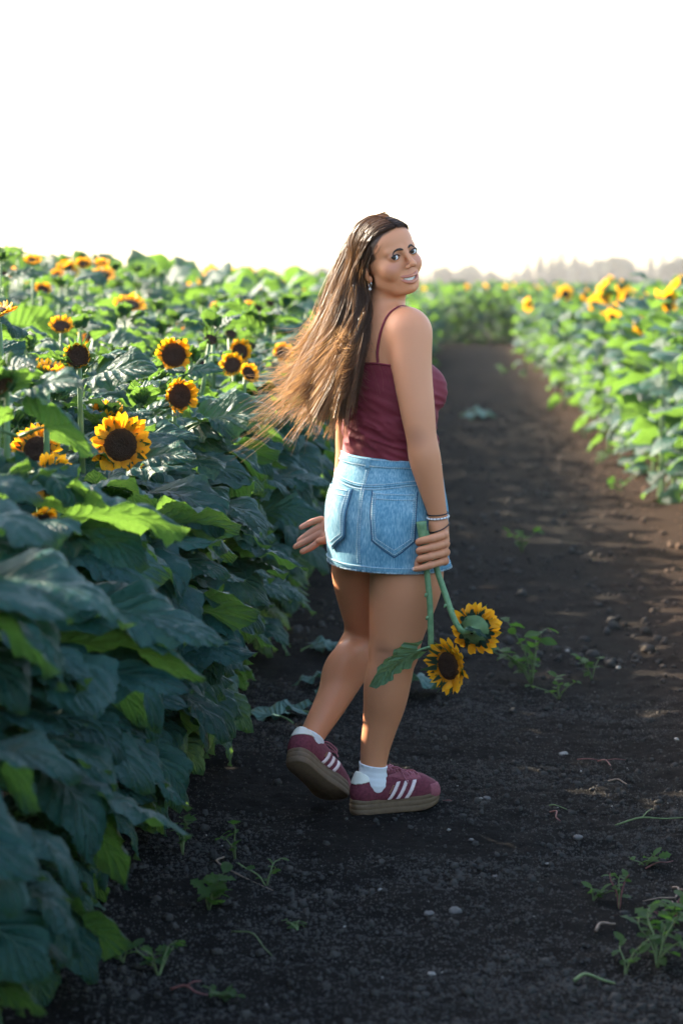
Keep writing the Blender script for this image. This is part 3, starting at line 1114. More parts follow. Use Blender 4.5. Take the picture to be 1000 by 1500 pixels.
def d_cone(X, Y, Z, a, b, ra, rb):
    """Tapered capsule."""
    ba = np.asarray(b) - a
    l2 = float(ba @ ba) + 1e-12
    px, py, pz = X - a[0], Y - a[1], Z - a[2]
    t = np.clip((px * ba[0] + py * ba[1] + pz * ba[2]) / l2, 0, 1)
    q = np.sqrt((px - t * ba[0]) ** 2 + (py - t * ba[1]) ** 2 + (pz - t * ba[2]) ** 2)
    return q - (ra + (rb - ra) * t)


def d_ell(X, Y, Z, c, r, M):
    """Ellipsoid; the columns of M are its axes."""
    px, py, pz = X - c[0], Y - c[1], Z - c[2]
    q = [px * M[0, i] + py * M[1, i] + pz * M[2, i] for i in range(3)]
    k0 = np.sqrt(sum((q[i] / r[i]) ** 2 for i in range(3)))
    k1 = np.sqrt(sum((q[i] / r[i] ** 2) ** 2 for i in range(3))) + 1e-9
    return k0 * (k0 - 1) / k1


class Shape:
    """A list of rounded forms melted into one another, evaluated on any grid."""

    def __init__(self):
        self.ops = []

    def cone(self, a, b, ra, rb, k=0.02, op='u'):
        a, b = np.asarray(a, float), np.asarray(b, float)
        m = max(ra, rb) + k + 0.03
        self.ops.append((op, k, np.minimum(a, b) - m, np.maximum(a, b) + m, lambda X, Y, Z: d_cone(X, Y, Z, a, b, ra, rb)))

    def chain(self, pts, rad, k=0.015, dens=9):
        """A limb: cones along a smooth curve, close enough together to leave no ripple."""
        n = (len(pts) - 1) * dens + 1
        Q = spline(np.concatenate([np.asarray(pts, float), np.asarray(rad, float)[:, None]], 1), n)
        for i in range(n - 1):
            self.cone(Q[i, :3], Q[i + 1, :3], Q[i, 3], Q[i + 1, 3], k if i == 0 else 0.003)

    def ell(self, c, r, M=np.eye(3), k=0.02, op='u'):
        c = np.asarray(c, float)
        r = np.asarray(r, float)
        m = max(r) + k + 0.03
        self.ops.append((op, k, c - m, c + m, lambda X, Y, Z: d_ell(X, Y, Z, c, r, M)))

    def eval(self, g, F=None):
        F = g.new() if F is None else F
        for op, k, lo, hi, fn in self.ops:
            s = g.sl(lo, hi)
            if any(q.stop <= q.start for q in s):
                continue
            d = fn(*g.pts(s)).astype(np.float32)
            F[s] = smin(F[s], d, k) if op == 'u' else smax(F[s], -d, k)
        return F


def nets(F, g):
    """Surface nets: vertices (person space) and quads of the zero level of F."""
    ins = F < 0
    nx, ny, nz_ = F.shape
    c = [ins[dx:nx - 1 + dx, dy:ny - 1 + dy, dz:nz_ - 1 + dz] for dx in (0, 1) for dy in (0, 1) for dz in (0, 1)]
    anyi = c[0].copy()
    alli = c[0].copy()
    for q in c[1:]:
        anyi |= q
        alli &= q
    act = anyi & ~alli
    I, J, K = np.nonzero(act)
    idx = np.full(act.shape, -1, dtype=np.int32)
    idx[I, J, K] = np.arange(len(I))
    acc = np.zeros((len(I), 3))
    cnt = np.zeros(len(I))
    corners = [(dx, dy, dz) for dx in (0, 1) for dy in (0, 1) for dz in (0, 1)]
    vals = {cc: F[I + cc[0], J + cc[1], K + cc[2]].astype(float) for cc in corners}
    for a in corners:
        for ax in range(3):
            if a[ax] == 0:
                b = list(a)
                b[ax] = 1
                b = tuple(b)
                va, vb = vals[a], vals[b]
                cr = (va < 0) != (vb < 0)
                t = np.where(cr, va / (va - vb + 1e-20), 0)
                p = np.array(a, float)[None] + t[:, None] * (np.array(b, float) - np.array(a, float))[None]
                acc += np.where(cr[:, None], p, 0)
                cnt += cr
    V = acc / cnt[:, None] + np.stack([I, J, K], -1)
    V = V * g.h + np.array([a[0] for a in g.ax])
    quads = []
    for ax in range(3):
        s0 = [slice(1, n - 1) for n in F.shape]
        s0[ax] = slice(0, F.shape[ax] - 1)
        s1 = list(s0)
        s1[ax] = slice(1, F.shape[ax])
        a, b = ins[tuple(s0)], ins[tuple(s1)]
        for flip, mask in ((False, a & ~b), (True, ~a & b)):
            E = np.argwhere(mask)
            if not len(E):
                continue
            off = np.ones(3, int)
            off[ax] = 0
            E = E + off
            o1, o2 = [q for q in range(3) if q != ax]
            if ax == 1:
                o1, o2 = o2, o1
            d1 = np.zeros(3, int)
            d1[o1] = 1
            d2 = np.zeros(3, int)
            d2[o2] = 1
            q = np.stack([idx[tuple((E - d1 - d2).T)], idx[tuple((E - d2).T)], idx[tuple(E.T)], idx[tuple((E - d1).T)]], -1)
            quads.append(q[:, ::-1] if flip else q)
    Q = np.concatenate(quads)
    return V, Q[(Q >= 0).all(1)]


def keep_faces(V, Q, mask):
    Q = Q[mask]
    used = np.unique(Q)
    mp = np.full(len(V), -1, dtype=np.int64)
    mp[used] = np.arange(len(used))
    return V[used], mp[Q]


def sample(F, g, Pn):
    """Trilinear sample of a field."""
    Pn = np.asarray(Pn, float)
    q = (Pn - np.array([a[0] for a in g.ax])) / g.h
    q = np.clip(q, 0, np.array(F.shape) - 1.001)
    i = q.astype(int)
    f = q - i
    out = 0
    for dx in (0, 1):
        for dy in (0, 1):
            for dz in (0, 1):
                w = (f[:, 0] if dx else 1 - f[:, 0]) * (f[:, 1] if dy else 1 - f[:, 1]) * (f[:, 2] if dz else 1 - f[:, 2])
                out = out + w * F[i[:, 0] + dx, i[:, 1] + dy, i[:, 2] + dz]
    return out


def grad(F, g, Pn, e=0.004):
    G = np.stack([sample(F, g, Pn + e * np.eye(3)[i]) - sample(F, g, Pn - e * np.eye(3)[i]) for i in range(3)], -1)
    return G / (np.linalg.norm(G, axis=1)[:, None] + 1e-9)


def onto(F, g, Pn, off=0.0, it=6):
    Pn = np.array(Pn, float)
    for _ in range(it):
        d = sample(F, g, Pn) - off
        Pn = Pn - np.clip(d, -0.02, 0.02)[:, None] * grad(F, g, Pn)
    return Pn


def hit(F, g, px, py, vlo=-0.4, vhi=0.5):
    """First point of the surface along the sight line through a pixel."""
    v = np.linspace(vlo, vhi, 500)
    L = np.array([P(px, py, a) for a in v])
    d = sample(F, g, L)
    k = np.argmax(d < 0) if (d < 0).any() else int(np.argmin(d))
    return L[k]


def frame2(ang):
    """Facing direction turned ang degrees to the right of straight away; returns her right, her front, up."""
    a = R(ang)
    f = np.array([math.sin(a), math.cos(a), 0])
    return np.stack([np.array([f[1], -f[0], 0]), f, np.array([0, 0, 1.0])], -1)


# ------------------------------------------------------------------ body
FP = frame2(33)          # pelvis
FT = frame2(44)          # chest
rP, fP = FP[:, 0], FP[:, 1]
rT, fT = FT[:, 0], FT[:, 1]

torso = Shape()
pel = P(566, 752, 0.02)
wai = P(572, 655, 0.01)
rib = P(567, 575, 0.01)
che = P(561, 508, 0.01)
torso.ell(pel, (0.150, 0.115, 0.115), FP, 0.03)
torso.ell(wai, (0.128, 0.098, 0.125), frame2(38), 0.05)
torso.ell(rib, (0.138, 0.104, 0.150), FT, 0.05)
torso.ell(che, (0.140, 0.088, 0.095), FT, 0.04)
for s in (-1, 1):
    torso.ell(P(566, 570, 0.01) + s * 0.066 * rT + 0.083 * fT, (0.059, 0.055, 0.063), FT, 0.035)
    torso.ell(pel - 0.045 * fP + s * 0.070 * rP - np.array([0, 0, 0.035]), (0.078, 0.075, 0.085), FP, 0.02)
shR = P(601, 488, -0.105)
shL = P(519, 486, 0.135)
neckb = P(560, 468, 0.01)
torso.cone(P(589, 480, -0.075), P(530, 479, 0.10), 0.048, 0.048, 0.04)
torso.cone(neckb + np.array([0.006, -0.01, -0.012]), P(596, 474, -0.09), 0.046, 0.036, 0.03)      # trapezius
torso.cone(neckb + np.array([-0.006, 0.01, -0.012]), P(524, 473, 0.115), 0.046, 0.036, 0.03)
torso.ell(P(574, 520, -0.085), (0.045, 0.022, 0.07), FT, 0.03)                                    # shoulder blade
torso.cone(neckb - np.array([0, 0, 0.02]), P(571, 420, 0.0), 0.053, 0.047, 0.03)

armR = Shape()
wrR = P(641, 756, -0.135)
armR.chain([shR, P(603, 540, -0.125), P(611, 600, -0.145), P(617, 641, -0.155), P(622, 672, -0.155), P(632, 716, -0.145), wrR, P(642, 772, -0.135)],
           [0.059, 0.0535, 0.0465, 0.0405, 0.0425, 0.0335, 0.0245, 0.025], 0.02)
armL = Shape()
wrL = P(494, 762, 0.205)
armL.chain([shL, P(516, 560, 0.18), P(511, 640, 0.215), P(510, 675, 0.215), wrL], [0.056, 0.050, 0.038, 0.037, 0.025], 0.02)

legR = Shape()
legR.chain([P(597, 770, -0.02), P(597, 815, -0.03), P(594, 855, -0.035), P(583, 912, -0.035), P(576, 955, -0.03)], [0.080, 0.096, 0.100, 0.080, 0.065], 0.03)
legR.chain([P(576, 955, -0.03), P(565, 1020, -0.03), P(557, 1060, -0.025), P(550, 1092, -0.02), P(546, 1125, -0.02), P(545, 1150, -0.02)], [0.064, 0.0600, 0.0485, 0.0410, 0.0350, 0.0350], 0.02)
legR.ell(P(560, 1005, -0.055), (0.045, 0.038, 0.075), frame2(30), 0.03)                           # calf
legR.ell(P(590, 950, 0.0), (0.036, 0.036, 0.05), frame2(30), 0.03)                                # knee cap, far side
legR.ell(P(556, 957, -0.098), (0.030, 0.010, 0.0045), frame2(20), 0.012, 's')                      # crease behind the knee
legR.cone(P(545, 1150, -0.02), P(610, 1170, 0.05), 0.034, 0.022, 0.02)
legL = Shape()
knL = P(541, 927, 0.27)
anL = P(453, 1085, 0.085)
legL.chain([P(530, 770, 0.05), P(529, 815, 0.11), P(533, 855, 0.175), knL], [0.075, 0.084, 0.086, 0.063], 0.03)
legL.chain([knL, P(512, 975, 0.215), P(484, 1030, 0.145), anL, P(452, 1098, 0.085)], [0.064, 0.060, 0.046, 0.0335, 0.034], 0.025)
legL.ell(P(501, 972, 0.17), (0.043, 0.043, 0.07), np.array([[0.82, 0, 0.57], [0, 1, 0], [-0.57, 0, 0.82]]), 0.03)
FOOT_L = np.array([0.50, 0.60, -0.56])
FOOT_L /= np.linalg.norm(FOOT_L)
legL.cone(P(452, 1098, 0.085), P(452, 1103, 0.085) + 0.12 * FOOT_L, 0.03, 0.02, 0.02)

# hands: each finger stays apart from its neighbour
handR = Shape()
handR.cone(P(642, 770, -0.135), P(645, 790, -0.14), 0.024, 0.024, 0.015)
handR.ell(P(643, 798, -0.142), (0.021, 0.026, 0.048), frame2(10), 0.014)
FING_R = []
for i in range(4):
    mcp = P(652.5 - 1.2 * abs(i - 1.6), 784 + i * 12.6, -0.160 - 0.003 * (1.5 - abs(i - 1.5)))
    pip = P(632 - i * 0.8, 789 + i * 13.0, -0.193)
    if i < 3:
        dip = P(614.5 + 0.6 * i, 793 + i * 13.0, -0.190)
        tip = P(612.5 + i, 796 + i * 13.0, -0.165)
    else:
        dip = P(617, 832, -0.195)
        tip = P(606.5, 833.5, -0.186)
    FING_R.append([mcp, pip, dip, tip])
handR_f = []
for i, c in enumerate(FING_R):
    s = Shape()
    rr = [0.0108, 0.0098, 0.0086, 0.0074] if i < 3 else [0.0098, 0.0084, 0.0073, 0.0060]
    s.chain(c, rr, 0.004)
    s.ell(c[0] + np.array([0.001, -0.001, 0.001]), (0.0122,) * 3, np.eye(3), 0.005)
    s.ell(c[1] - np.array([0, 0.002, 0]), (0.0106,) * 3, np.eye(3), 0.004)
    handR_f.append(s)
s = Shape()
s.chain([P(634, 782, -0.115), P(622, 802, -0.115), P(614, 820, -0.135), P(611, 829, -0.15)], [0.016, 0.012, 0.0105, 0.008], 0.005)
handR_f.append(s)
handL = Shape()
handL.cone(wrL, P(485, 770, 0.205), 0.023, 0.022, 0.012)
handL.ell(P(477, 776, 0.203), (0.022, 0.0135, 0.036), np.array([[0.93, 0, 0.36], [0, 1, 0], [-0.36, 0, 0.93]]), 0.012)
handL.ell(P(480, 787, 0.19), (0.020, 0.014, 0.016), np.eye(3), 0.012)
handL_f = []
for c, r0 in (([P(471, 760, 0.207), P(456, 765, 0.202), P(441, 772.5, 0.198)], 0.0084),
              ([P(468, 772, 0.203), P(452, 782, 0.197), P(438, 792, 0.196)], 0.0092),
              ([P(468, 781, 0.198), P(450, 791.5, 0.191), P(432.5, 801, 0.190)], 0.0094),
              ([P(471, 790, 0.192), P(457, 801, 0.182), P(442, 808.5, 0.180)], 0.0090),
              ([P(481, 790, 0.182), P(473, 792, 0.163), P(466.5, 793, 0.152)], 0.0100)):
    s = Shape()
    s.chain(c, [r0, r0 * 0.95, r0 * 0.78], 0.004)
    handL_f.append(s)

# ------------------------------------------------------------------ head
ph, rol, pit = R(38), R(15.5), R(3)
Fd = np.array([math.sin(ph), -math.cos(ph), 0.0])
Ld = np.array([math.cos(ph), math.sin(ph), 0.0])
Zd = np.array([0, 0, 1.0])
Xh = math.cos(rol) * Ld + math.sin(rol) * Zd
Zh0 = math.cos(rol) * Zd - math.sin(rol) * Ld
Fh = math.cos(pit) * Fd + math.sin(pit) * Zh0
Zh = math.cos(pit) * Zh0 - math.sin(pit) * Fd
HM = np.stack([Xh, -Fh, Zh], -1)              # head axes: her left, back, up
HO = P(564, 375, -0.015)


def H(x, y, z):
    return HO + HM @ np.array([x, y, z], float)


EX = 0.0335
head = Shape()
head.ell(H(0, .020, .028), (.073, .090, .080), HM, 0.02)
head.ell(H(0, -.030, -.020), (.0630, .058, .072), HM, 0.03)
head.ell(H(0, -.040, .040), (.058, .046, .044), HM, 0.03)
head.ell(H(0, -.036, -.064), (.0475, .046, .038), HM, 0.025)
head.ell(H(0, -.070, -.094), (.022, .019, .016), HM, 0.022)
for s in (-1, 1):
    head.ell(H(s * .0405, -.057, -.031), (.0265, .0265, .0250), HM, 0.02)
    head.cone(H(s * .012, -.085, .017), H(s * .044, -.070, .015), .0065, .0060, 0.014)
    head.cone(H(s * .046, -.014, -.064), H(s * .026, -.056, -.091), .014, .013, 0.025)
    head.ell(H(s * EX, -.099, .0005), (.019, .014, .0125), HM, 0.012, 's')
    head.ell(H(s * EX, -.0750, .0), (.0165, .0150, .0138), HM, 0.005)
head.cone(H(0, -.087, .010), H(0, -.108, -.025), .0062, .0075, 0.012)
head.ell(H(0, -.1125, -.0300), (.0086, .0090, .0078), HM, 0.010)
for s in (-1, 1):
    head.ell(H(s * .0108, -.1000, -.0345), (.0064, .0085, .0060), HM, 0.006)
    head.ell(H(s * .0062, -.1065, -.0405), (.0036, .0046, .0026), HM, 0.003, 's')
# smiling mouth
MU = [H(-.0380, -.0680, -.0485), H(-.023, -.0870, -.0578), H(-.005, -.0960, -.0603), H(.005, -.0960, -.0603), H(.023, -.0870, -.0578), H(.0380, -.0680, -.0485)]
ML = [H(-.0380, -.0680, -.0485), H(-.026, -.0825, -.0670), H(-.008, -.0915, -.0772), H(.008, -.0915, -.0772), H(.026, -.0825, -.0670), H(.0380, -.0680, -.0485)]
head.ell(H(0, -.071, -.067), (.033, .019, .019), HM, 0.014)
for s in (-1, 1):
    head.ell(H(s * .0430, -.0600, -.0400), (.015, .016, .017), HM, 0.014)      # cheeks pushed up by the smile
head.ell(H(0, -.0890, -.0675), (.0310, .017, .0080), HM, 0.003, 's')
lips_u, lips_l = Shape(), Shape()
lips_u.chain(MU, [.0016, .0026, .0031, .0031, .0026, .0016], 0.003)
lips_l.chain(ML, [.0014, .0030, .0038, .0038, .0030, .0014], 0.003)
for s_ in (lips_u, lips_l):
    for op, k, lo, hi, fn in s_.ops:
        head.ops.append((op, 0.003, lo, hi, fn))
# eye openings
for s in (-1, 1):
    head.ell(H(s * EX, -.0915, -.0006), (.0150, .0125, .0062), HM @ np.array(Matrix.Rotation(s * R(-6), 3, 'Y')), 0.0015, 's')
# ears
for s in (-1, 1):
    EM = HM @ np.array(Matrix.Rotation(s * R(24), 3, 'Z') @ Matrix.Rotation(R(-10), 3, 'X'))
    head.ell(H(s * .0735, .010, -.020), (.0075, .0185, .0300), EM, 0.008)
    head.ell(H(s * .0805, .006, -.015), (.0055, .0105, .0170), EM, 0.004, 's')
    head.ell(H(s * .0700, .000, -.047), (.0060, .0080, .0090), EM, 0.006)
    head.ell(H(s * .0735, .000, -.022), (.0045, .0035, .0065), EM, 0.004)


def body_field(g, parts='all'):
    """The whole figure on one grid, limbs melting into the trunk only at their roots."""
    s = g.sl((-9, -9, -9), (9, 9, 9))
    X, Y, Z = g.pts(s)
    F = torso.eval(g)
    Fh_ = head.eval(g)
    F = smin(F, Fh_, 0.022)
    lr = legR.eval(g)
    ll = legL.eval(g)
    kz = np.clip((Z - 0.70) / 0.14, 0, 1) * 0.03 + 0.004
    F = smin(smin(lr, ll, kz), F, 0.012)
    ks = np.clip((Z - 1.22) / 0.12, 0, 1) * 0.035 + 0.002
    for arm, hand, fing in ((armR, handR, handR_f), (armL, handL, handL_f)):
        A = arm.eval(g)
        Hd = hand.eval(g)
        Fi = None
        for f in fing:
            e = f.eval(g)
            Fi = e if Fi is None else smin(Fi, e, 0.0012)
        Hd = smin(Hd, Fi, 0.006)
        A = smin(A, Hd, 0.012)
        F = smin(F, A, ks)
    return F


LO, HI = np.array([-0.36, -0.32, 0.03]), np.array([0.26, 0.46, 1.76])
G0 = Grid(LO, HI, 0.0045)
F0 = body_field(G0)
FTOR = torso.eval(G0)
boxes = []
hb = np.array([H(0, 0, 0) - 0.15, H(0, 0, 0) + 0.15])
hb[0, 2] = P(560, 441, 0)[2]
boxes.append((hb[0], hb[1], 0.0017))
q = P(633, 800, -0.155)
boxes.append((q - np.array([.065, .075, .085]), q + np.array([.04, .075, .075]), 0.0019))
q = P(465, 784, 0.19)
boxes.append((q - np.array([.075, .06, .06]), q + np.array([.06, .06, .06]), 0.0019))
Vs, Qs, n = [], [], 0
V, Q = nets(F0, G0)
cen = V[Q].mean(1)
mask = np.ones(len(Q), bool)
for lo, hi, h in boxes:
    mask &= ~((cen > lo + 0.004) & (cen < hi - 0.004)).all(1)
V, Q = keep_faces(V, Q, mask)
Vs.append(V)
Qs.append(Q)
n += len(V)
NRM = [grad(F0, G0, V, 0.010)]
FINE = []
for lo, hi, h in boxes:
    g = Grid(lo - 0.012, hi + 0.012, h)
    F = body_field(g)
    FINE.append((g, F))
    V, Q = nets(F, g)
    cen = V[Q].mean(1)
    V, Q = keep_faces(V, Q, ((cen > lo) & (cen < hi)).all(1))
    NRM.append(grad(F, g, V, 0.0016))
    Vs.append(V)
    Qs.append(Q + n)
    n += len(V)
BV, BQ, BN = np.concatenate(Vs), np.concatenate(Qs), np.concatenate(NRM)

# skin colour: tan, lips, flushed cheeks, nails, dark scalp under the hair
SKIN = np.array([0.67, 0.268, 0.128])
colr = np.tile(SKIN, (len(BV), 1))
L3 = (BV - HO) @ HM                     # head coordinates of every vertex


def blend(mask, c):
    global colr
    mask = np.clip(mask, 0, 1)[:, None]
    colr = colr * (1 - mask) + np.array(c) * mask


inhead = (L3[:, 2] > -0.13) & (np.abs(L3[:, 0]) < 0.1) & (np.abs(L3[:, 1]) < 0.13)


def dshape(shape, Pn):
    d = np.full(len(Pn), BIG)
    for op, k, lo, hi, fn in shape.ops:
        d = np.minimum(d, fn(Pn[:, 0], Pn[:, 1], Pn[:, 2]))
    return d


hv_ = np.nonzero(inhead)[0]
x_, y_, z_ = L3[:, 0], L3[:, 1], L3[:, 2]
for s in (-1, 1):
    d = np.sqrt(((x_ - s * .042) / .022) ** 2 + ((y_ + .066) / .03) ** 2 + ((z_ + .028) / .016) ** 2)
    blend(inhead * np.clip(1.3 - d, 0, 1) * 0.75, (0.54, 0.185, 0.14))
    d = np.sqrt(((x_ - s * EX) / .021) ** 2 + ((z_ - .0040) / .0095) ** 2)
    blend(inhead * (y_ < -.05) * np.clip(1.4 - d, 0, 1) * 0.65, (0.17, 0.08, 0.055))           # eye make-up
dl = np.full(len(BV), BIG)
dl[hv_] = np.minimum(dshape(lips_u, BV[hv_]), dshape(lips_l, BV[hv_]))
blend(np.clip((0.0017 - dl) / 0.0010, 0, 1), (0.44, 0.135, 0.13))
dm = np.sqrt((x_ / .0320) ** 2 + ((z_ + .0675) / .0100) ** 2)
blend(inhead * (y_ > -.0895) * (y_ < -.06) * (dm < 1) * (dl > 0.0026), (0.10, 0.02, 0.02))     # inside of the mouth
hairline = np.clip((z_ - (0.075 - 1.085 * np.maximum(0, y_ + 0.065) - 0.3 * np.abs(x_))) / 0.007 + 0.3, 0, 1) * (y_ > -0.088)
ear = (np.abs(x_) > 0.066) & (np.sqrt(((y_ - 0.008) / 0.024) ** 2 + ((z_ + 0.024) / 0.034) ** 2) < 1)
side = np.clip((y_ + 0.042 - 1.9 * np.maximum(0, -z_ + 0.006)) / 0.010 + 0.3, 0, 1) * (z_ > -0.08)
scalp = inhead * np.maximum(side, hairline) * ~ear
scalp = scalp * ~((np.abs(x_) < 0.0022) & (z_ > 0.05) & (y_ < 0.03))                            # parting
blend(scalp, (0.030, 0.017, 0.012))
# knuckles and palms a little redder, nails pale
for c in FING_R:
    for j in (1, 2):
        d = np.linalg.norm(BV - c[j], axis=1)
        blend(np.clip(1.3 - d / 0.012, 0, 1) * 0.3, (0.42, 0.19, 0.13))
d = np.linalg.norm(BV - (FING_R[3][3] + np.array([-0.006, -0.005, 0.001])), axis=1)
blend((d < 0.0062).astype(float), (0.72, 0.52, 0.47))
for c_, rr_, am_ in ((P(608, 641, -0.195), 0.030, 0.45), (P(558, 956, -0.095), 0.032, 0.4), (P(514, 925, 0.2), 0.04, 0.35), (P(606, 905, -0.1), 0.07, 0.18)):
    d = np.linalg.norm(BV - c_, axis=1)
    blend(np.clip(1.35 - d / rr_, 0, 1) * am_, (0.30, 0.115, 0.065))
d = np.linalg.norm(BV - P(455, 783, 0.19), axis=1)
blend(np.clip(1.6 - d / 0.045, 0, 1) * 0.55, (0.50, 0.225, 0.175))

m = NT('skin')
at_ = m.n('VertexColor', layer_name='tone')
co = m.obj_coord()
mot = m.noise(16, 5, co, 0.65)
fine = m.noise(420, 2, co)
c = m.mix(m.math('MULTIPLY', mot, 0.35), at_.outputs[0], (0.40, 0.19, 0.12, 1), 'MIX')
m.base(m.mix(0.35, c, at_.outputs[0]), m.math('ADD', 0.38, m.math('MULTIPLY', mot, 0.2)), 0.32)
m.b.inputs['Subsurface Weight'].default_value = 0.12
m.b.inputs['Subsurface Radius'].default_value = (0.012, 0.005, 0.003)
m.b.inputs['Subsurface Scale'].default_value = 1.0
m.bump(m.math('ADD', fine, m.math('MULTIPLY', m.noise(60, 4, co), 1.5)), 0.16, 0.0014)
SKINM = m.mat
BROOT = obj('person', None, loc=ORG, rot=(0, 0, YAW), cat='person',
            label='long haired woman in maroon top and denim skirt walking away, smiling over her shoulder')
bme = mesh('body', BV, BQ, [SKINM])
ca = bme.color_attributes.new('tone', 'FLOAT_COLOR', 'POINT')
ca.data.foreach_set('color', np.concatenate([colr, np.ones((len(colr), 1))], 1).astype(np.float32).ravel())
bme.normals_split_custom_set_from_vertices(BN.astype(np.float32).tolist())
BODY = obj('body', bme, BROOT)

# ------------------------------------------------------------------ eyes, brows, teeth
m = NT('eyeball')
sx = m.n('SeparateXYZ')
m.l(m.obj_coord(), sx.inputs[0])
rad = m.math('SQRT', m.math('ADD', m.math('POWER', sx.outputs[0], 2.0), m.math('POWER', sx.outputs[2], 2.0)))
fr_ = m.math('LESS_THAN', sx.outputs[1], 0.0)
rr = m.math('DIVIDE', rad, 0.0125)
c = m.ramp(rr, [(0.0, (0.004, 0.003, 0.003)), (0.20, (0.004, 0.003, 0.003)), (0.23, (0.07, 0.035, 0.018)), (0.42, (0.05, 0.024, 0.012)), (0.47, (0.012, 0.007, 0.005)), (0.52, (0.78, 0.75, 0.72))])
m.base(m.mix(fr_, (0.8, 0.77, 0.74, 1), c), 0.12, 0.6)
EYE = m.mat
a = np.linspace(0, 2 * np.pi, 24, endpoint=False)
b = np.linspace(0.0, np.pi, 14)
ev = np.array([(0.0125 * math.sin(q) * math.cos(p), -0.0125 * math.cos(q) * (1.05 if q < 0.5 else 1), 0.0125 * math.sin(q) * math.sin(p)) for q in b for p in a])
eyeme = mesh('eyeball', ev, grid_faces(24, 14, True), [EYE])
LASH = plain('lash_black', (0.012, 0.008, 0.007), 0.6)
BROW = plain('brow_brown', (0.045, 0.027, 0.019), 0.7, 0.2, 300)
gaze = Vector(CAM_L - H(0, -.08, 0)).normalized()
gH, FH = FINE[0]
for s in (-1, 1):
    M3 = Matrix([list(r) for r in HM])
    want = (gaze * 0.75 + Vector(Fh) * 0.25).normalized()
    q0 = M3.to_quaternion()
    fw = Vector(-HM[:, 1])
    q1 = fw.rotation_difference(want) @ q0
    obj('eyeball', eyeme, BODY, loc=H(s * EX, -.0762, -.0004), rot=q1)
    mb = MB()
    t = np.linspace(-1, 1, 13)
    up = np.array([H(s * (EX + .0160 * u), -.092 + .005 * u * u, -.0004 + .0066 * (1 - u * u) + .0022 * max(0, u)) for u in t])
    up = onto(FH, gH, up, 0.0004)
    tv, tf = tube(up, 0.0004 + 0.0016 * np.sqrt(np.maximum(0, 1 - (t - 0.25) ** 2 * 0.6)), 5)
    mb.add(tv, tf)
    lo_ = np.array([H(s * (EX + .0150 * u), -.092 + .005 * u * u, -.0010 - .0060 * (1 - u * u) + .0012 * max(0, u)) for u in t])
    lo_ = onto(FH, gH, lo_, 0.0002)
    tv, tf = tube(lo_, 0.0008, 5)
    mb.add(tv, tf)
    obj('eyelashes', mb.data('eyelashes', [LASH]), BODY)
    # eyebrow: an arched tapering tuft
    t = np.linspace(0, 1, 16)
    br = np.array([H(s * (.0105 + .041 * u), -.100, .0145 + .0062 * math.sin(min(1, u * 1.1) * 2.0) - .0070 * u ** 2.5) for u in t])
    br = onto(FH, gH, br, 0.0003)
    rad_ = 0.0039 * np.minimum(1, 0.55 + 2.5 * t) * (1 - 0.8 * t ** 1.8)
    T_, N_, B_ = frames(br)
    nn = grad(FH, gH, br)
    sd = np.cross(T_, nn)
    W_ = np.linspace(-1, 1, 7)
    bv = np.concatenate([onto(FH, gH, br + sd * (rad_ * w)[:, None], 0.0013 * (1 - w * w) + 0.0003) for w in W_]).reshape(7, 16, 3).transpose(1, 0, 2).reshape(-1, 3)
    obj('eyebrow', mesh('eyebrow', bv, grid_faces(7, 16), [BROW]), BODY)
TOOTH = plain('teeth_white', (0.78, 0.74, 0.68), 0.25, 0.03, 200, 0.5)
mb = MB()
t = np.linspace(-1, 1, 11)
for i in range(10):
    u0, u1 = t[i] + 0.008, t[i + 1] - 0.008
    box = []
    for u in (u0, (u0 + u1) / 2, u1):
        bul = 0.0006 if u not in (u0, u1) else 0
        zlow = -.0755 + .0085 * u * u
        for z, dy in ((-.0575 + .003 * u * u, 0.002), ((-.0575 + zlow) / 2, -0.0002), (zlow, 0.0004)):
            box.append(H(.0305 * u, -.0886 - bul + dy + .0150 * u * u, z))
    mb.add(np.array(box), grid_faces(3, 3))
obj('teeth', mb.data('teeth', [TOOTH]), BODY, kind='stuff')

# earring: small hoop and pearl drop
SILVER = NT('silver')
SILVER.base((0.75, 0.72, 0.68), 0.25)
SILVER.b.inputs['Metallic'].default_value = 1.0
PEARL = plain('pearl', (0.80, 0.77, 0.72), 0.2, 0.04, 90, 0.6)
for s in (-1, 1):
    e0 = H(s * .0730, -.001, -.052)
    a = np.linspace(0, 2 * np.pi, 15)
    ring = np.array([e0 + Zd * (-.008 + .008 * math.cos(q)) + Fd * .006 * math.sin(q) for q in a])
    tv, tf = tube(ring, 0.0009, 6)
    er = obj('earring', mesh('earring', tv, tf, [SILVER.mat]), BROOT)
    drop = np.array([e0 + Zd * z for z in (-.015, -.0175, -.020, -.0225, -.0245, -.0258)])
    tv, tf = tube(drop, [0.0006, 0.0018, 0.0033, 0.0039, 0.0030, 0.0005], 10)
    obj('pearl', mesh('pearl', tv, tf, [PEARL]), er)
# ------------------------------------------------------------------ hair
m = NT('brown_hair')
u, t = m.uv()
info = m.noise(60, 2, None)
hc = m.mix(u, (0.018, 0.0095, 0.0068, 1), (0.062, 0.031, 0.019, 1))
hc = m.mix(m.math('MULTIPLY', m.math('POWER', t, 1.6), 0.45), hc, (0.15, 0.090, 0.054, 1))
m.base(hc, 0.42, 0.28)
tr = m.n('BsdfTranslucent')
m.l(m.mix(t, (0.38, 0.18, 0.075, 1), (0.86, 0.50, 0.22, 1)), tr.inputs[0])
ms = m.n('MixShader')
m.val(ms.inputs[0], m.math('ADD', 0.09, m.math('MULTIPLY', m.math('POWER', t, 1.5), 0.24)))
m.l(m.b.outputs[0], ms.inputs[1])
m.l(tr.outputs[0], ms.inputs[2])
m.l(ms.outputs[0], m.out.inputs['Surface'])
HAIR = m.mat
NSEG = 24
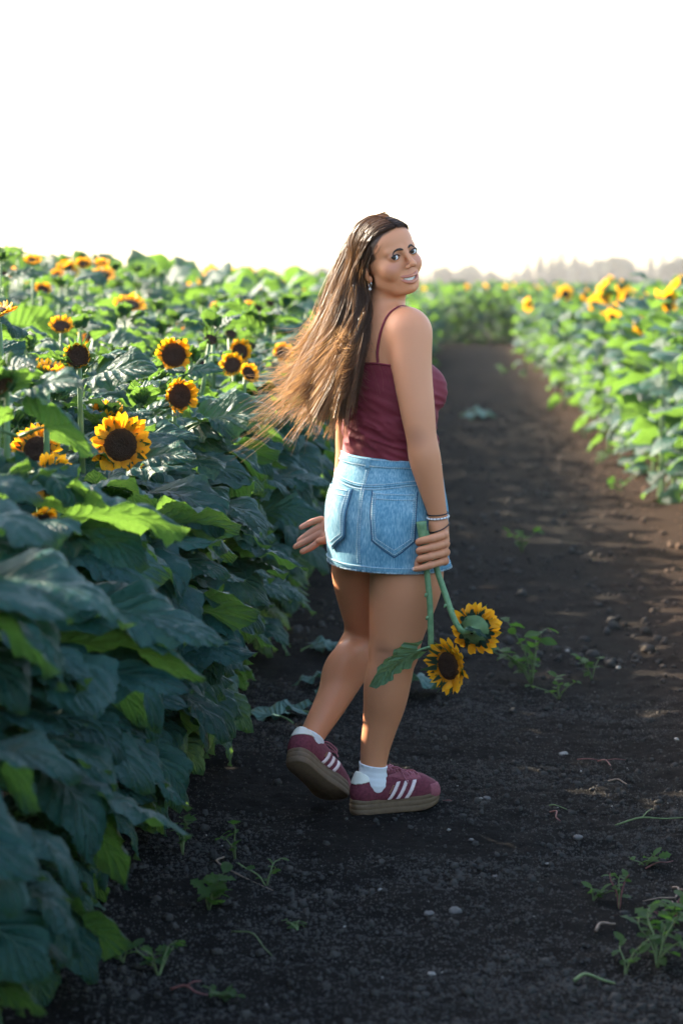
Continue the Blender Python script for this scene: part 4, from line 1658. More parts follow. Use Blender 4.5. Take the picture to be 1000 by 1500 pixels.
# guide locks: from the parting round the head, then out on the wind
GUIDES = [
    [(556, 319, .075), (535, 325, .095), (515, 352, .115), (499, 388, .115), (489, 418, .105), (480, 452, .095), (468, 492, .085), (448, 530, .075), (420, 558, .065)],
    [(560, 318, .055), (538, 328, .065), (518, 358, .075), (504, 396, .075), (496, 432, .07), (487, 470, .06), (474, 515, .05), (452, 558, .04), (424, 588, .03)],
    [(564, 319, .03), (543, 332, .02), (524, 366, .02), (512, 408, .03), (501, 450, .03), (491, 492, .025), (477, 540, .01), (458, 582, .0), (440, 606, -.01)],
    [(569, 322, .008), (549, 338, -.025), (533, 371, -.03), (521, 414, -.02), (509, 462, -.02), (498, 510, -.025), (483, 560, -.035), (466, 600, -.045), (452, 617, -.05)],
    [(574, 328, -.012), (556, 344, -.055), (541, 373, -.06), (528, 416, -.04), (517, 468, -.045), (507, 520, -.05), (496, 570, -.06), (484, 606, -.065), (474, 624, -.07)],
    [(574, 330, -.025), (559, 344, -.072), (544, 365, -.080), (530, 390, -.068), (523, 425, -.05), (518, 480, -.07), (509, 548, -.085), (500, 602, -.092), (494, 628, -.095)],
    [(577, 335, -.03), (564, 346, -.078), (550, 362, -.086), (536, 379, -.080), (527, 402, -.062), (535, 432, -.05), (531, 462, -.075), (516, 515, -.10), (509, 575, -.108), (507, 625, -.105)],
    [(562, 345, .03), (556, 372, .045), (550, 396, .04), (549, 418, .03), (545, 440, .01), (537, 466, -.05), (521, 520, -.095), (511, 575, -.11), (505, 622, -.105)],
]
GS = []
for g in GUIDES:                                          # guide, segment, xyz, evenly spaced along the lock
    c_ = spline(np.array([P(*q) for q in g]), 200)
    l_ = np.concatenate([[0], np.cumsum(np.linalg.norm(np.diff(c_, axis=0), axis=1))])
    GS.append(np.stack([np.interp(np.linspace(0, l_[-1], NSEG), l_, c_[:, i]) for i in range(3)], -1))
GS = np.array(GS)


def off_ear(C):
    """Which strands leave the ears free."""
    q = (C.reshape(-1, 3) - HO) @ HM
    e = np.sqrt(((q[:, 1] - 0.004) / 0.020) ** 2 + ((q[:, 2] + 0.026) / 0.030) ** 2)
    bad = (np.abs(q[:, 0]) > 0.045) & (e < 1) & (q[:, 2] > -0.050)
    return ~bad.reshape(len(C), -1).any(1)


FWORK = smin(F0, head.eval(G0), 0.001)


def strands(n, seed, spread=1.0, fly=0.0, lo=0.0, hi=None, length=(0.72, 1.0), layers=None, free=True):
    r_ = np.random.default_rng(seed)
    hi = 6 if hi is None else hi
    s = lo + (hi - lo) * r_.random(n)
    i = np.minimum(s.astype(int), len(GUIDES) - 2)
    f = (s - i)[:, None, None]
    C = GS[i] * (1 - f) + GS[i + 1] * f                   # n, seg, 3
    ln = r_.uniform(*length, n)[:, None]
    t0 = np.linspace(0, 1, NSEG)[None]
    tq = np.clip(t0 * ln, 0, 1) * (NSEG - 1)
    k = np.minimum(tq.astype(int), NSEG - 2)
    fr = (tq - k)[..., None]
    rows = np.arange(n)[:, None]
    C2 = C[rows, k] * (1 - fr) + C[rows, k + 1] * fr
    over = np.maximum(0, t0 * ln - 1)[..., None]
    C2 = C2 + over * (C[:, -1:] - C[:, -3:-2]) * 6
    T = t0 * np.ones((n, 1))
    # clumps: strands of one lock share an offset that opens towards the tips
    ncl = max(8, n // 55)
    cid = ((s - lo) / max(hi - lo, 1e-6) * ncl + r_.normal(size=n) * 0.7).astype(int) % ncl
    cl = r_.normal(size=(ncl, 3))
    cw = r_.uniform(0, 6.28, (ncl, 3))
    own = r_.normal(size=(n, 3))
    amp = (0.0035 + 0.0145 * T ** 1.5)[..., None] * spread
    C2 = C2 + amp * cl[cid][:, None] * np.array([0.9, 1.3, 0.8])
    C2 = C2 + (0.0026 + 0.0030 * T ** 2)[..., None] * spread * own[:, None]
    wav = 0.019 * (T ** 1.4)[..., None] * np.sin(T[..., None] * (10 + 2.5 * cl[cid][:, None]) + cw[cid][:, None])
    C2 = C2 + wav
    flick = np.maximum(0, T - 0.72)[..., None] ** 2
    C2 = C2 + flick * (np.array([-0.10, -0.05, 0.10]) + 0.30 * cl[cid][:, None])
    if fly:
        C2 = C2 + fly * (T ** 1.7)[..., None] * (r_.normal(size=(n, 1, 3)) * np.array([1.0, 0.8, 0.6]) + np.array([-0.5, 0, 0.2]))
        C2 = C2 + 0.012 * (T ** 2)[..., None] * np.sin(T[..., None] * 9 + r_.uniform(0, 6, (n, 1, 3)))
    lay = (r_.random((n, 1)) * 0.010 + 0.003) if layers is None else layers
    flat = C2.reshape(-1, 3)
    need = (lay * (0.25 + 0.75 * np.minimum(1, T * 3.0))).ravel()
    for _ in range(4):                                    # lay the hair on the head, neck and back, never inside
        d = sample(FWORK, G0, flat)
        bad = d < need
        if not bad.any():
            break
        gb = grad(FWORK, G0, flat[bad], 0.006)
        flat[bad] += np.clip(need[bad] - d[bad], 0, 0.03)[:, None] * gb
    C2 = flat.reshape(n, NSEG, 3)
    for _ in range(2):
        C2[:, 1:-1] = 0.25 * C2[:, :-2] + 0.5 * C2[:, 1:-1] + 0.25 * C2[:, 2:]
    return (C2[off_ear(C2)] if free else C2), cid


def strand_mesh(name, C, rad, seed):
    n = len(C)
    r_ = np.random.default_rng(seed)
    T = np.gradient(C, axis=1)
    T /= np.linalg.norm(T, axis=2, keepdims=True) + 1e-9
    rv = r_.normal(size=(n, 1, 3))
    N = np.cross(T, rv)
    N /= np.linalg.norm(N, axis=2, keepdims=True) + 1e-9
    B = np.cross(T, N)
    prof = rad * np.linspace(1.0, 0.35, C.shape[1])[None, :, None]
    ring = [C + prof * (math.cos(a) * N + math.sin(a) * B) for a in (0, 2.3, 4.6)]
    V = np.stack(ring, 2).reshape(-1, 3)
    base = (np.arange(n) * C.shape[1] * 3)[:, None, None]
    i = np.arange(C.shape[1] - 1)[None, :, None] * 3
    j = np.arange(2)[None, None, :]
    j2 = j + 1
    Fq = np.stack([base + i + j, base + i + j2, base + i + 3 + j2, base + i + 3 + j], -1).reshape(-1, 4)
    tone = np.repeat(r_.random(n), C.shape[1] * 3)
    tt = np.tile(np.repeat(np.linspace(0, 1, C.shape[1]), 3), n)
    return mesh(name, V, Fq, [HAIR], np.stack([tone, tt], -1))


CA, _ = strands(5600, 1)
CN, _ = strands(1200, 8, 0.8, lo=6.2, hi=7, free=False)
CB, _ = strands(1000, 2, 1.25, 0.012, length=(0.75, 1.04))
CC, _ = strands(170, 3, 1.3, 0.05, lo=0, hi=2.5, length=(0.8, 1.04))
# hair of the far side of the parting, lying over the crown and down behind the far cheek
r_ = np.random.default_rng(9)
nf = 900
A0 = np.array([H(0.003, y, z) for y, z in ((-.076, .081), (-.050, .101), (-.02, .110), (.03, .111), (.07, .093))])
ts = r_.random(nf)
A0s = spline(A0, 60)[(ts * 59).astype(int)]
path = []
for k_ in range(nf):
    x0, y0, z0 = HM.T @ (A0s[k_] - HO)
    path.append([H(x0, y0, z0), H(.042, y0 * 0.9 + .01, z0 - .012), H(.070, y0 * 0.6 + .025, .045), H(.080, .03 + y0 * 0.3, .0), H(.078, .045 + y0 * .2, -.05), H(.070, .06, -.11), H(.055, .075, -.17)])
CD = np.array([spline(p, NSEG) for p in path]) + r_.normal(size=(nf, 1, 3)) * 0.002
flat = CD.reshape(-1, 3)
need = np.repeat(r_.random((nf, 1)) * 0.006 + 0.002, NSEG, 1).ravel()
for _ in range(4):
    d = sample(FWORK, G0, flat)
    g_ = grad(FWORK, G0, flat, 0.006)
    up_ = (np.tile(np.arange(NSEG), nf) < 11)
    mv = np.where(d < need, need - d, np.where(up_, np.maximum(need - d, -0.012), 0))
    flat += np.clip(mv, -0.012, 0.03)[:, None] * g_
CD = flat.reshape(nf, NSEG, 3)
# near side: the sheet drawn from the parting back over the temple and behind the ear
nn_ = 2200
ts = r_.random(nn_) ** 0.9
A0 = np.array([H(-0.003, y, z) for y, z in ((-.079, .078), (-.050, .101), (-.02, .110), (.03, .111), (.07, .093))])
A0s = spline(A0, 60)[(ts * 59).astype(int)]
path = []
for k_ in range(nn_):
    x0, y0, z0 = HM.T @ (A0s[k_] - HO)
    e = ts[k_]
    gi = np.clip(6.0 - 4.6 * e + r_.normal() * 0.12, 0, 5.999)
    g0 = int(gi)
    gl = GS[g0] * (1 - gi + g0) + GS[g0 + 1] * (gi - g0)
    j0 = int(NSEG * (0.42 - 0.06 * e))
    tail = [gl[int(q)] + r_.normal(size=3) * 0.004 for q in np.linspace(j0, (NSEG - 1) * r_.uniform(0.78, 1.0), 7)]
    path.append([H(x0, y0, z0), H(-.036, y0 * .92 + .014, z0 - .009), H(-.062, y0 * .74 + .024 + .01 * e, .056 + .010 * e), H(-.073, -.002 + .068 * e, .030 + .012 * e), H(-.070, .034 + .050 * e, .012), H(-.065, .046 + .042 * e, -.014)] + tail)
CE = np.array([spline(p, NSEG) for p in path]) + r_.normal(size=(nn_, 1, 3)) * 0.0012
flat = CE.reshape(-1, 3)
need = np.repeat(r_.random((nn_, 1)) * 0.005 + 0.0015, NSEG, 1).ravel()
for _ in range(5):
    d = sample(FWORK, G0, flat)
    g_ = grad(FWORK, G0, flat, 0.006)
    up_ = (np.tile(np.arange(NSEG), nn_) < 8)
    mv = np.where(d < need, need - d, np.where(up_, np.maximum(need - d, -0.012), 0))
    flat += np.clip(mv, -0.012, 0.03)[:, None] * g_
CE = flat.reshape(nn_, NSEG, 3)
CE = CE[off_ear(CE)]
hair_root = obj('hair', strand_mesh('hair', np.concatenate([CA, CN, CE, CD]), 0.00085, 4), BROOT)
obj('flyaway_hair', strand_mesh('flyaway_hair', np.concatenate([CB, CC]), 0.0005, 5), BROOT)

# ------------------------------------------------------------------ maroon top
X, Y, Z = G0.pts(G0.sl((-9, -9, -9), (9, 9, 9)))
tc = P(566, 600, 0.01)
dxr = (X - tc[0]) * rT[0] + (Y - tc[1]) * rT[1]
dxf = (X - tc[0]) * fT[0] + (Y - tc[1]) * fT[1]
az = np.arctan2(dxr, -dxf)                                 # 0 at the middle of her back, +90 degrees at her right side
zb = P(545, 531, -0.09)[2]
zs = P(580, 547, -0.08)[2]
zf = P(632, 507, 0.1)[2]
ztop = np.where(np.abs(az) < np.pi / 2, zb + (zs - zb) * np.clip((np.abs(az) - 0.35) / 1.2, 0, 1) ** 2, zs + (zf - zs) * np.clip((np.abs(az) - np.pi / 2) / 1.1, 0, 1))
zz = Z + 0 * az
fold = vnoise(az * 1.7 + 0.8 * vnoise(az * 0.8, zz * 6, 5), (zz + 0.035 * az) * 46, 31) * 0.65 + vnoise(az * 2.6, (zz + 0.05 * az) * 85, 32) * 0.35
low = np.clip((P(566, 545, 0)[2] - zz) / 0.16, 0, 1)
ridge = 1 - np.abs(fold) ** 0.7 * 2
shirt = FTOR - 0.0045 - 0.015 * (0.08 + 0.92 * low) * np.maximum(0, 0.5 + 0.5 * ridge)
shirt = smax(shirt, zz - ztop, 0.003)
zl = P(560, 690, 0)[2]
shirt = np.maximum(shirt, zl - zz).astype(np.float32)
V, Q = nets(shirt, G0)
m = NT('maroon_cotton')
co = m.obj_coord()
nz = m.noise(14, 3, co)
m.base(m.ramp(nz, [(0.3, (0.160, 0.018, 0.028)), (0.7, (0.210, 0.026, 0.038))]), 0.72, 0.25)
m.b.inputs['Sheen Weight'].default_value = 0.03
m.b.inputs['Sheen Roughness'].default_value = 0.4
wv = m.n('TexWave', wave_type='BANDS', bands_direction='X')
wv.inputs['Scale'].default_value = 260
wv.inputs['Distortion'].default_value = 0.5
m.l(co, wv.inputs['Vector'])
m.bump(m.math('ADD', wv.outputs['Fac'], m.noise(500, 2, co)), 0.14, 0.001)
MAROON = m.mat
top = obj('tank_top', mesh('tank_top', V, Q, [MAROON]), BROOT)
# shoulder straps
FS = np.minimum(F0, shirt)
for pts in ([(554, 531), (553, 515), (556, 496), (562, 476), (570, 461), (580, 452.5)], None):
    if pts:
        L = [hit(F0, G0, *q) for q in pts]
        crest = L[-1] + 0.018 * fT + np.array([0, 0, 0.004])
        L += [crest, crest + 0.045 * fT - np.array([0, 0, 0.02]), crest + 0.075 * fT - np.array([0, 0, 0.065]), crest + 0.085 * fT - np.array([0, 0, 0.12])]
        keepL = [np.array(q) for q in L]
    else:
        c0 = P(561, 508, 0.01)
        L = []
        for q in keepL:
            d = q - c0
            s_ = d @ rT
            L.append(q - 2 * s_ * rT)
    C = onto(F0, G0, spline(np.array(L), 40), 0.0015)
    T_ = np.gradient(C, axis=0)
    T_ /= np.linalg.norm(T_, axis=1)[:, None]
    N_ = grad(F0, G0, C, 0.006)
    S_ = np.cross(T_, N_)
    prof = [(-1, 0), (-0.9, 0.9), (0, 1.15), (0.9, 0.9), (1, 0)]
    Vp = np.stack([C + S_ * 0.0042 * a + N_ * 0.0022 * b for a, b in prof], 1).reshape(-1, 3)
    obj('strap', mesh('strap', Vp, grid_faces(5, 40), [MAROON]), top)
# bound upper edge of the back
ed = []
for a_ in np.linspace(-1.35, 1.45, 46):
    d = -math.cos(a_) * fT + math.sin(a_) * rT
    z = zb + (zs - zb) * np.clip((abs(a_) - 0.35) / 1.2, 0, 1) ** 2
    o_ = np.array([tc[0], tc[1], z - 0.0025])
    rr = np.linspace(0.03, 0.24, 200)
    dd = sample(FTOR, G0, o_ + rr[:, None] * d)
    k_ = int(np.argmax(dd > 0.0055))
    ed.append(o_ + rr[k_] * d)
tv, tf = tube(np.array(ed), 0.0028, 6)
obj('hem_binding', mesh('hem_binding', tv, tf, [MAROON]), top)

# ------------------------------------------------------------------ denim skirt
SK = [  # pixel row of the level, half width, half depth, centre px, centre v
    (664, 0.141, 0.112, 572, 0.01), (683, 0.150, 0.122, 571, 0.01), (705, 0.162, 0.134, 569, 0.01), (735, 0.1735, 0.145, 567, 0.01), (765, 0.1775, 0.149, 566.5, 0.01), (800, 0.178, 0.150, 567, 0.01), (826, 0.178, 0.150, 568, 0.01)]
_lev = np.array([[*P(c, y, v), w, d] for y, w, d, c, v in SK])
SKZ = np.linspace(0, 1, 60)
_lv = spline(_lev, 60)


def skirt(a, t, off=0.0):
    """Point of the skirt: a radians from the middle of the back towards her right, t from waist 0 to hem 1."""
    a, t = np.broadcast_arrays(np.asarray(a, float), np.asarray(t, float))
    L = np.stack([np.interp(t, SKZ, _lv[:, i]) for i in range(5)], -1)
    w = L[..., 3] + off
    d = L[..., 4] + off
    # rounded seat, flatter sides; small drag folds from the hips and a slightly wavy hem
    e = 1.0 + 0.035 * np.cos(2 * a) * 0
    wob = 0.0022 * np.sin(5 * a + 9 * t) * t + 0.0035 * np.sin(3 * a + 1.0) * t ** 3 + 0.0018 * np.sin(11 * a - 14 * t) * np.exp(-((t - 0.55) / 0.3) ** 2)
    seat = 0.010 * np.exp(-((np.abs(a) - 0.5) / 0.38) ** 2) * np.exp(-((t - 0.62) / 0.28) ** 2)
    rr = (-np.cos(a) * (d + wob + seat)) * e
    ss = np.sin(a) * (w + wob + seat * 0.4)
    z = L[..., 2] - 0.010 * np.sin(a) - 0.006 * np.cos(a)
    return np.stack([L[..., 0] + rr * fP[0] + ss * rP[0], L[..., 1] + rr * fP[1] + ss * rP[1], z], -1)


m = NT('denim')
co = m.obj_coord()
tw = m.n('TexWave', wave_type='BANDS', bands_direction='DIAGONAL')
tw.inputs['Scale'].default_value = 330
tw.inputs['Distortion'].default_value = 1.5
m.l(co, tw.inputs['Vector'])
slub = m.n('Mapping')
slub.inputs['Scale'].default_value = (1, 1, 0.18)
m.l(co, slub.inputs[0])
n1 = m.noise(330, 3, slub.outputs[0])
n2 = m.noise(11, 4, co)
f_ = m.math('ADD', m.math('MULTIPLY', n1, 0.75), m.math('MULTIPLY', n2, 0.45))
c = m.ramp(f_, [(0.38, (0.060, 0.180, 0.265)), (0.60, (0.145, 0.315, 0.410)), (0.80, (0.36, 0.53, 0.60))])
m.base(c, 0.85, 0.15)
m.bump(m.math('ADD', tw.outputs['Fac'], n1), 0.22, 0.0012)
DENIM = m.mat
THREAD = plain('pale_thread', (0.50, 0.62, 0.66), 0.8, 0.15, 300)
SEAMD = plain('dark_seam', (0.035, 0.10, 0.19), 0.9, 0.2, 200)
na, ntz = 120, 50
A_, T_ = np.meshgrid(np.linspace(0, 2 * np.pi, na, endpoint=False), np.linspace(0, 1, ntz))
Vo = skirt(A_, T_).reshape(-1, 3)
Vi = skirt(A_, T_, -0.004).reshape(-1, 3)
fo = grid_faces(na, ntz, True)
fi = fo[:, ::-1] + len(Vo)
rim = []
for row in (0, ntz - 1):
    b0 = row * na
    j = np.arange(na)
    q = np.stack([b0 + j, b0 + (j + 1) % na, len(Vo) + b0 + (j + 1) % na, len(Vo) + b0 + j], -1)
    rim.append(q if row else q[:, ::-1])
SKIRT = obj('denim_skirt', mesh('denim_skirt', np.vstack([Vo, Vi]), np.concatenate([fo, fi] + rim)[:, ::-1], [DENIM]), BROOT)


def band(name, a0, a1, t0, t1, off, na_, nt_, mat, parent, closed=False, edge=True):
    """A strip of cloth sewn on the skirt."""
    a = np.linspace(a0, a1, na_, endpoint=not closed)
    t = np.linspace(t0, t1, nt_)
    A, T = np.meshgrid(a, t)
    O = np.full(A.shape, off)
    if edge:
        O[0] = O[-1] = -0.001
    return obj(name, mesh(name, skirt(A, T, O).reshape(-1, 3), grid_faces(na_, nt_, closed)[:, ::-1], [mat]), parent)


def stitches(lines, name='stitching', r=0.0012, dash=0.0062, off=0.0032, parent=None):
    """Dashes of thread along lines given in skirt coordinates."""
    mb = MB()
    for ln, of in lines:
        ln = np.array(ln, float)
        C = skirt(ln[:, 0], ln[:, 1], of)
        seg = np.concatenate([[0], np.cumsum(np.linalg.norm(np.diff(C, axis=0), axis=1))])
        n = int(seg[-1] / dash)
        for i in range(n):
            s0, s1 = i * dash, i * dash + dash * 0.68
            pts = np.stack([[np.interp(q, seg, C[:, j]) for j in range(3)] for q in (s0, (s0 + s1) / 2, s1)])
            tv, tf = tube(pts, r, 4)
            mb.add(tv, tf)
    return obj(name, mb.data(name, [THREAD]), parent or SKIRT, kind='stuff')


wb = band('waistband', 0, 2 * np.pi, -0.0, 0.115, 0.0035, na, 6, DENIM, SKIRT, True)
hemb = band('hem', 0, 2 * np.pi, 0.93, 1.0, 0.0022, na, 5, DENIM, SKIRT, True)
lin = lambda a0, t0, a1, t1, n=24: np.stack([np.linspace(a0, a1, n), np.linspace(t0, t1, n)], -1)
seam_a = 0.02
band('belt_loop', seam_a - 0.045, seam_a + 0.045, -0.015, 0.15, 0.0075, 5, 8, DENIM, SKIRT)
for a_ in (1.15, -1.15, 2.3, -2.3):
    band('belt_loop', a_ - 0.04, a_ + 0.04, -0.015, 0.15, 0.0075, 5, 8, DENIM, SKIRT)
# yoke seam dips to the middle of the back
yoke = lambda a: 0.315 + 0.075 * np.exp(-(a / 0.75) ** 2) - 0.06
ya = np.linspace(-1.35, 1.35, 70)
mb = MB()
for o_ in (0.0,):
    tv, tf = tube(skirt(ya, yoke(ya), 0.0008), 0.0021, 5)
    mb.add(tv, tf)
    tt = np.linspace(0.12, 0.93, 50)
    tv, tf = tube(skirt(np.full(50, seam_a), tt, 0.0008), 0.0021, 5)
    mb.add(tv, tf)
    for a_ in (1.52, -1.52):
        tv, tf = tube(skirt(np.full(50, a_), tt, 0.0006), 0.0018, 5)
        mb.add(tv, tf)
obj('flat_felled_seams', mb.data('flat_felled_seams', [DENIM]), SKIRT)


def pocket(ac):
    """Patch pocket with pointed foot; its outline in skirt coordinates."""
    t0, t1, t2 = 0.355 if ac > 0 else 0.36, 0.735, 0.845
    wt, wbm = 0.405, 0.345
    n, k = 22, 17
    rows, us = np.linspace(0, 1, n), np.linspace(-1, 1, k)
    A, T = [], []
    for r in rows:
        hw = wt + (wbm - wt) * r
        A.append(ac + us * hw)
        T.append(t0 + r * ((t1 - t0) + (t2 - t1) * (1 - np.abs(us))) )
    A, T = np.array(A), np.array(T)
    O = np.full(A.shape, 0.0038)
    O[0], O[-1], O[:, 0], O[:, -1] = -0.0005, -0.0005, -0.0005, -0.0005
    O += 0.0010 * vnoise(A * 9, T * 14, 6) * (O > 0.003)
    pk = obj('back_pocket', mesh('back_pocket', skirt(A, T, O).reshape(-1, 3), grid_faces(k, n)[:, ::-1], [DENIM]), SKIRT)
    L = []
    for ins in (0.030, 0.075):
        hw0, hw1 = wt - ins, wbm - ins
        up = t0 + ins * 0.35
        bt, bp = t1 - ins * 0.25, t2 - ins * 0.75
        L += [(np.vstack([lin(ac - hw0, up, ac - hw1, bt), lin(ac - hw1, bt, ac, bp), lin(ac, bp, ac + hw1, bt), lin(ac + hw1, bt, ac + hw0, up)]), 0.0046)]
    for dt in (0.022, 0.062):
        L.append((lin(ac - wt + 0.03, t0 + dt, ac + wt - 0.03, t0 + dt), 0.0046))
    stitches(L)
    # dark welt line just outside the patch
    out = np.vstack([lin(ac - wt, t0, ac - wbm, t1), lin(ac - wbm, t1, ac, t2), lin(ac, t2, ac + wbm, t1), lin(ac + wbm, t1, ac + wt, t0)])
    tv, tf = tube(skirt(out[:, 0], out[:, 1], 0.0006), 0.0016, 4)
    obj('pocket_edge', mesh('pocket_edge', tv, tf, [SEAMD]), SKIRT)


pocket(0.60)
pocket(-0.60)
S_l = [(np.stack([ya, yoke(ya) + d], -1), 0.0022) for d in (-0.022, 0.022)]
S_l += [(lin(seam_a + d, 0.13, seam_a + d, 0.93, 60), 0.0022) for d in (-0.024, 0.024)]
S_l += [(lin(-2.0, t_, 2.0, t_, 120), 0.0042) for t_ in (0.016, 0.099)] + [(lin(-2.0, 0.945, 2.0, 0.945, 120), 0.0032)]
stitches(S_l)
# frayed pale edge of the hem
r_ = np.random.default_rng(2)
mb = MB()
for i in range(420):
    a_ = r_.uniform(-2.6, 2.6)
    p0 = skirt(a_, 0.985, 0.0028)
    p1 = skirt(a_ + r_.normal() * 0.012, 1.0 + 0.012 * r_.random(), 0.003 + 0.002 * r_.random())
    tv, tf = tube([p0, (p0 + p1) / 2, p1], 0.0007, 3)
    mb.add(tv, tf)
obj('frayed_threads', mb.data('frayed_threads', [THREAD]), SKIRT, kind='stuff')

# ------------------------------------------------------------------ socks and shoes
SOCK = NT('white_sock')
co = SOCK.obj_coord()
wv = SOCK.n('TexWave', wave_type='BANDS', bands_direction='X')
wv.inputs['Scale'].default_value = 150
SOCK.l(co, wv.inputs['Vector'])
SOCK.base((0.78, 0.79, 0.80), 0.85, 0.2)
SOCK.bump(wv.outputs['Fac'], 0.35, 0.002)
SUEDE = plain('maroon_suede', (0.145, 0.032, 0.046), 0.8, 0.28, 120, 0.2, 0.25)
PINKS = plain('rose_suede', (0.26, 0.080, 0.098), 0.85, 0.22, 140, 0.2, 0.25)
CREAM = plain('cream_leather', (0.72, 0.70, 0.60), 0.45, 0.05, 60, 0.4)
STRIPE = plain('pale_pink_leather', (0.74, 0.60, 0.58), 0.45, 0.05, 60, 0.4)
GUM = plain('gum_rubber', (0.135, 0.088, 0.052), 0.6, 0.18, 60, 0.35, 0.15)
LACE = plain('rose_lace', (0.36, 0.12, 0.15), 0.85, 0.15, 200)
GOLD = plain('gold_print', (0.6, 0.42, 0.15), 0.4, 0.1, 100)

SHOE_G = Grid((-0.15, -0.07, 0.0), (0.17, 0.07, 0.15), 0.0024)
sX, sY, sZ = SHOE_G.pts(SHOE_G.sl((-9, -9, -9), (9, 9, 9)))
up = Shape()
up.chain([(-.098, 0, .058), (-.05, 0, .056), (.01, .002, .056), (.065, .004, .052), (.108, .002, .047)], [.036, .0365, .041, .046, .036], 0.01)
up.ell((-.100, 0, .075), (.030, .031, .055), np.eye(3), 0.02)
up.ell((-.045, 0, .080), (.062, .034, .040), np.eye(3), 0.02)
up.cone((-.02, .001, .092), (.075, .003, .066), .024, .026, 0.025)
U0 = up.eval(SHOE_G)
zS = sZ + 0 * U0
coll = 0.104 + 0.022 * np.clip((-.085 - sX) / .04, 0, 1) + 0.006 * np.clip((sX + .05) / 0.05, 0, 1) + 0 * U0
U1 = smax(U0, zS - coll, 0.004)
hole = Shape()
hole.cone((-.068, 0, .075), (-.060, 0, .15), .030, .036, 0.01)
hole.cone((-.068, 0, .085), (-.028, 0, .115), .028, .022, 0.01)
HO_ = hole.eval(SHOE_G)
U1 = smax(U1, -HO_, 0.004)
U1 = np.maximum(U1, 0.036 - zS).astype(np.float32)


def patch(cond, off, base=U1):
    """A piece of leather sewn on the upper: the upper swollen by off, kept where cond is negative."""
    return np.maximum(base - off, cond).astype(np.float32)


xS = sX + 0 * U0
yS = sY + 0 * U0
SH_V = {}
SH_V['upper'] = (nets(U1, SHOE_G), SUEDE)
SH_V['heel_tab'] = (nets(patch(np.maximum(np.maximum(xS - (-.070 - 0.9 * (zS - .100) * (zS < .1)), .088 - zS + 0.22 * (xS + .13)), -0.1), 0.0022), SHOE_G), CREAM)
SH_V['toe_overlay'] = (nets(patch(np.maximum(.086 - xS + 0.9 * np.abs(yS) * 0.3, zS - .072), 0.0016), SHOE_G), PINKS)
SH_V['eyestay'] = (nets(patch(np.maximum(np.maximum(np.abs(yS) - .030, .083 - zS), np.maximum(xS - .072, -.034 - xS)), 0.0020), SHOE_G), PINKS)
for k_ in range(3):
    for s in (-1, 1):
        c_ = -.022 + k_ * .0265
        d = np.abs(xS - c_ - 0.62 * (zS - .06)) - .0060
        q = np.maximum(np.maximum(d, -s * yS + .012), np.maximum(zS - .089, .040 - zS))
        SH_V['side_stripe.%d.%d' % (k_, s)] = (nets(patch(q, 0.0026), SHOE_G), STRIPE)
# sole: platform in two layers with a groove
ol = np.array([(-.137, 0), (-.130, .022), (-.105, .036), (-.055, .037), (0.0, .040), (.055, .049), (.100, .045), (.130, .028), (.141, .004), (.134, -.020), (.105, -.038), (.055, -.043), (0, -.036), (-.055, -.035), (-.105, -.035), (-.130, -.022)])
oc = spline(np.vstack([ol, ol[:1]]), 65)[:-1]
levels = [(0.0, 0.955), (0.003, 0.985), (0.016, 1.0), (0.0175, 0.985), (0.019, 1.0), (0.031, 1.0), (0.0325, 0.985), (0.034, 1.0), (0.043, 0.995), (0.046, 0.97)]
sv = []
for z, s in levels:
    toe = 0.016 * np.clip((oc[:, 0] - 0.055) / 0.085, 0, 1) ** 2 * (1 - z / 0.06)
    sv.append(np.stack([oc[:, 0] * s, oc[:, 1] * s, z + toe], -1))
sv = np.concatenate(sv)
sf = [tuple(f) for f in grid_faces(64, len(levels), True)] + [tuple(range(64))[::-1], tuple((len(levels) - 1) * 64 + j for j in range(64))]
mb = MB()
gold = {-1: MB(), 1: MB()}
for i in range(5):
    x0 = .066 - i * .0205
    for s in (-1, 1):
        a = np.array([x0, -s * .020, 0])
        b = np.array([x0 - .012, s * .020, 0])
        pts = []
        for q in np.linspace(0, 1, 9):
            p = a + (b - a) * q
            zz_ = np.linspace(0.06, 0.148, 90)
            dd = sample(U0, SHOE_G, np.stack([np.full(90, p[0]), np.full(90, p[1]), zz_], -1))
            ins = np.nonzero(dd < 0)[0]
            pts.append((p[0], p[1], (zz_[ins[-1]] if len(ins) else 0.09) + 0.0035 + 0.0014 * s))
        tv, tf = tube(pts, 0.0024, 5)
        mb.add(tv, tf)
for s in (-1, 1):
    lp = spline(np.array([(-.014, 0, .124), (-.002, s * .022, .128), (.020, s * .040, .112), (.026, s * .034, .104), (.010, s * .012, .118), (-.012, 0, .123)]), 24)
    tv, tf = tube(lp, 0.0021, 5)
    mb.add(tv, tf)
    en = spline(np.array([(-.012, 0, .124), (.006, s * .018, .124), (.012, s * .042, .100), (.020, s * .049, .084)]), 14)
    tv, tf = tube(en, 0.0021, 5)
    mb.add(tv, tf)
LACES = mb.data('laces', [LACE])
for s in (-1, 1):
    for i in range(7):
        zq = .060 + i * .0034
        p = onto(U1, SHOE_G, np.array([[-.036 + 0.62 * (zq - .06) + .001, s * .04, zq]]), 0.0012)[0]
        tv, tf = tube([p - (.0018, 0, 0), p, p + (.0018, 0, 0)], 0.0007, 4)
        gold[s].add(tv, tf)
GOLDM = [gold[s].data('gold_lettering', [GOLD]) for s in (-1, 1)]
SHOE_MESH = {k_: mesh(k_.split('.')[0], v[0][0], v[0][1], [v[1]]) for k_, v in SH_V.items()}
SOLE_MESH = mesh('sole', sv, sf, [GUM])
TONGUE = Shape()
TONGUE.cone((.03, 0, .088), (-.030, 0, .122), .012, .014, 0.01)
tg = nets(TONGUE.eval(SHOE_G), SHOE_G)
TONGUE_M = mesh('tongue', tg[0], tg[1], [PINKS])


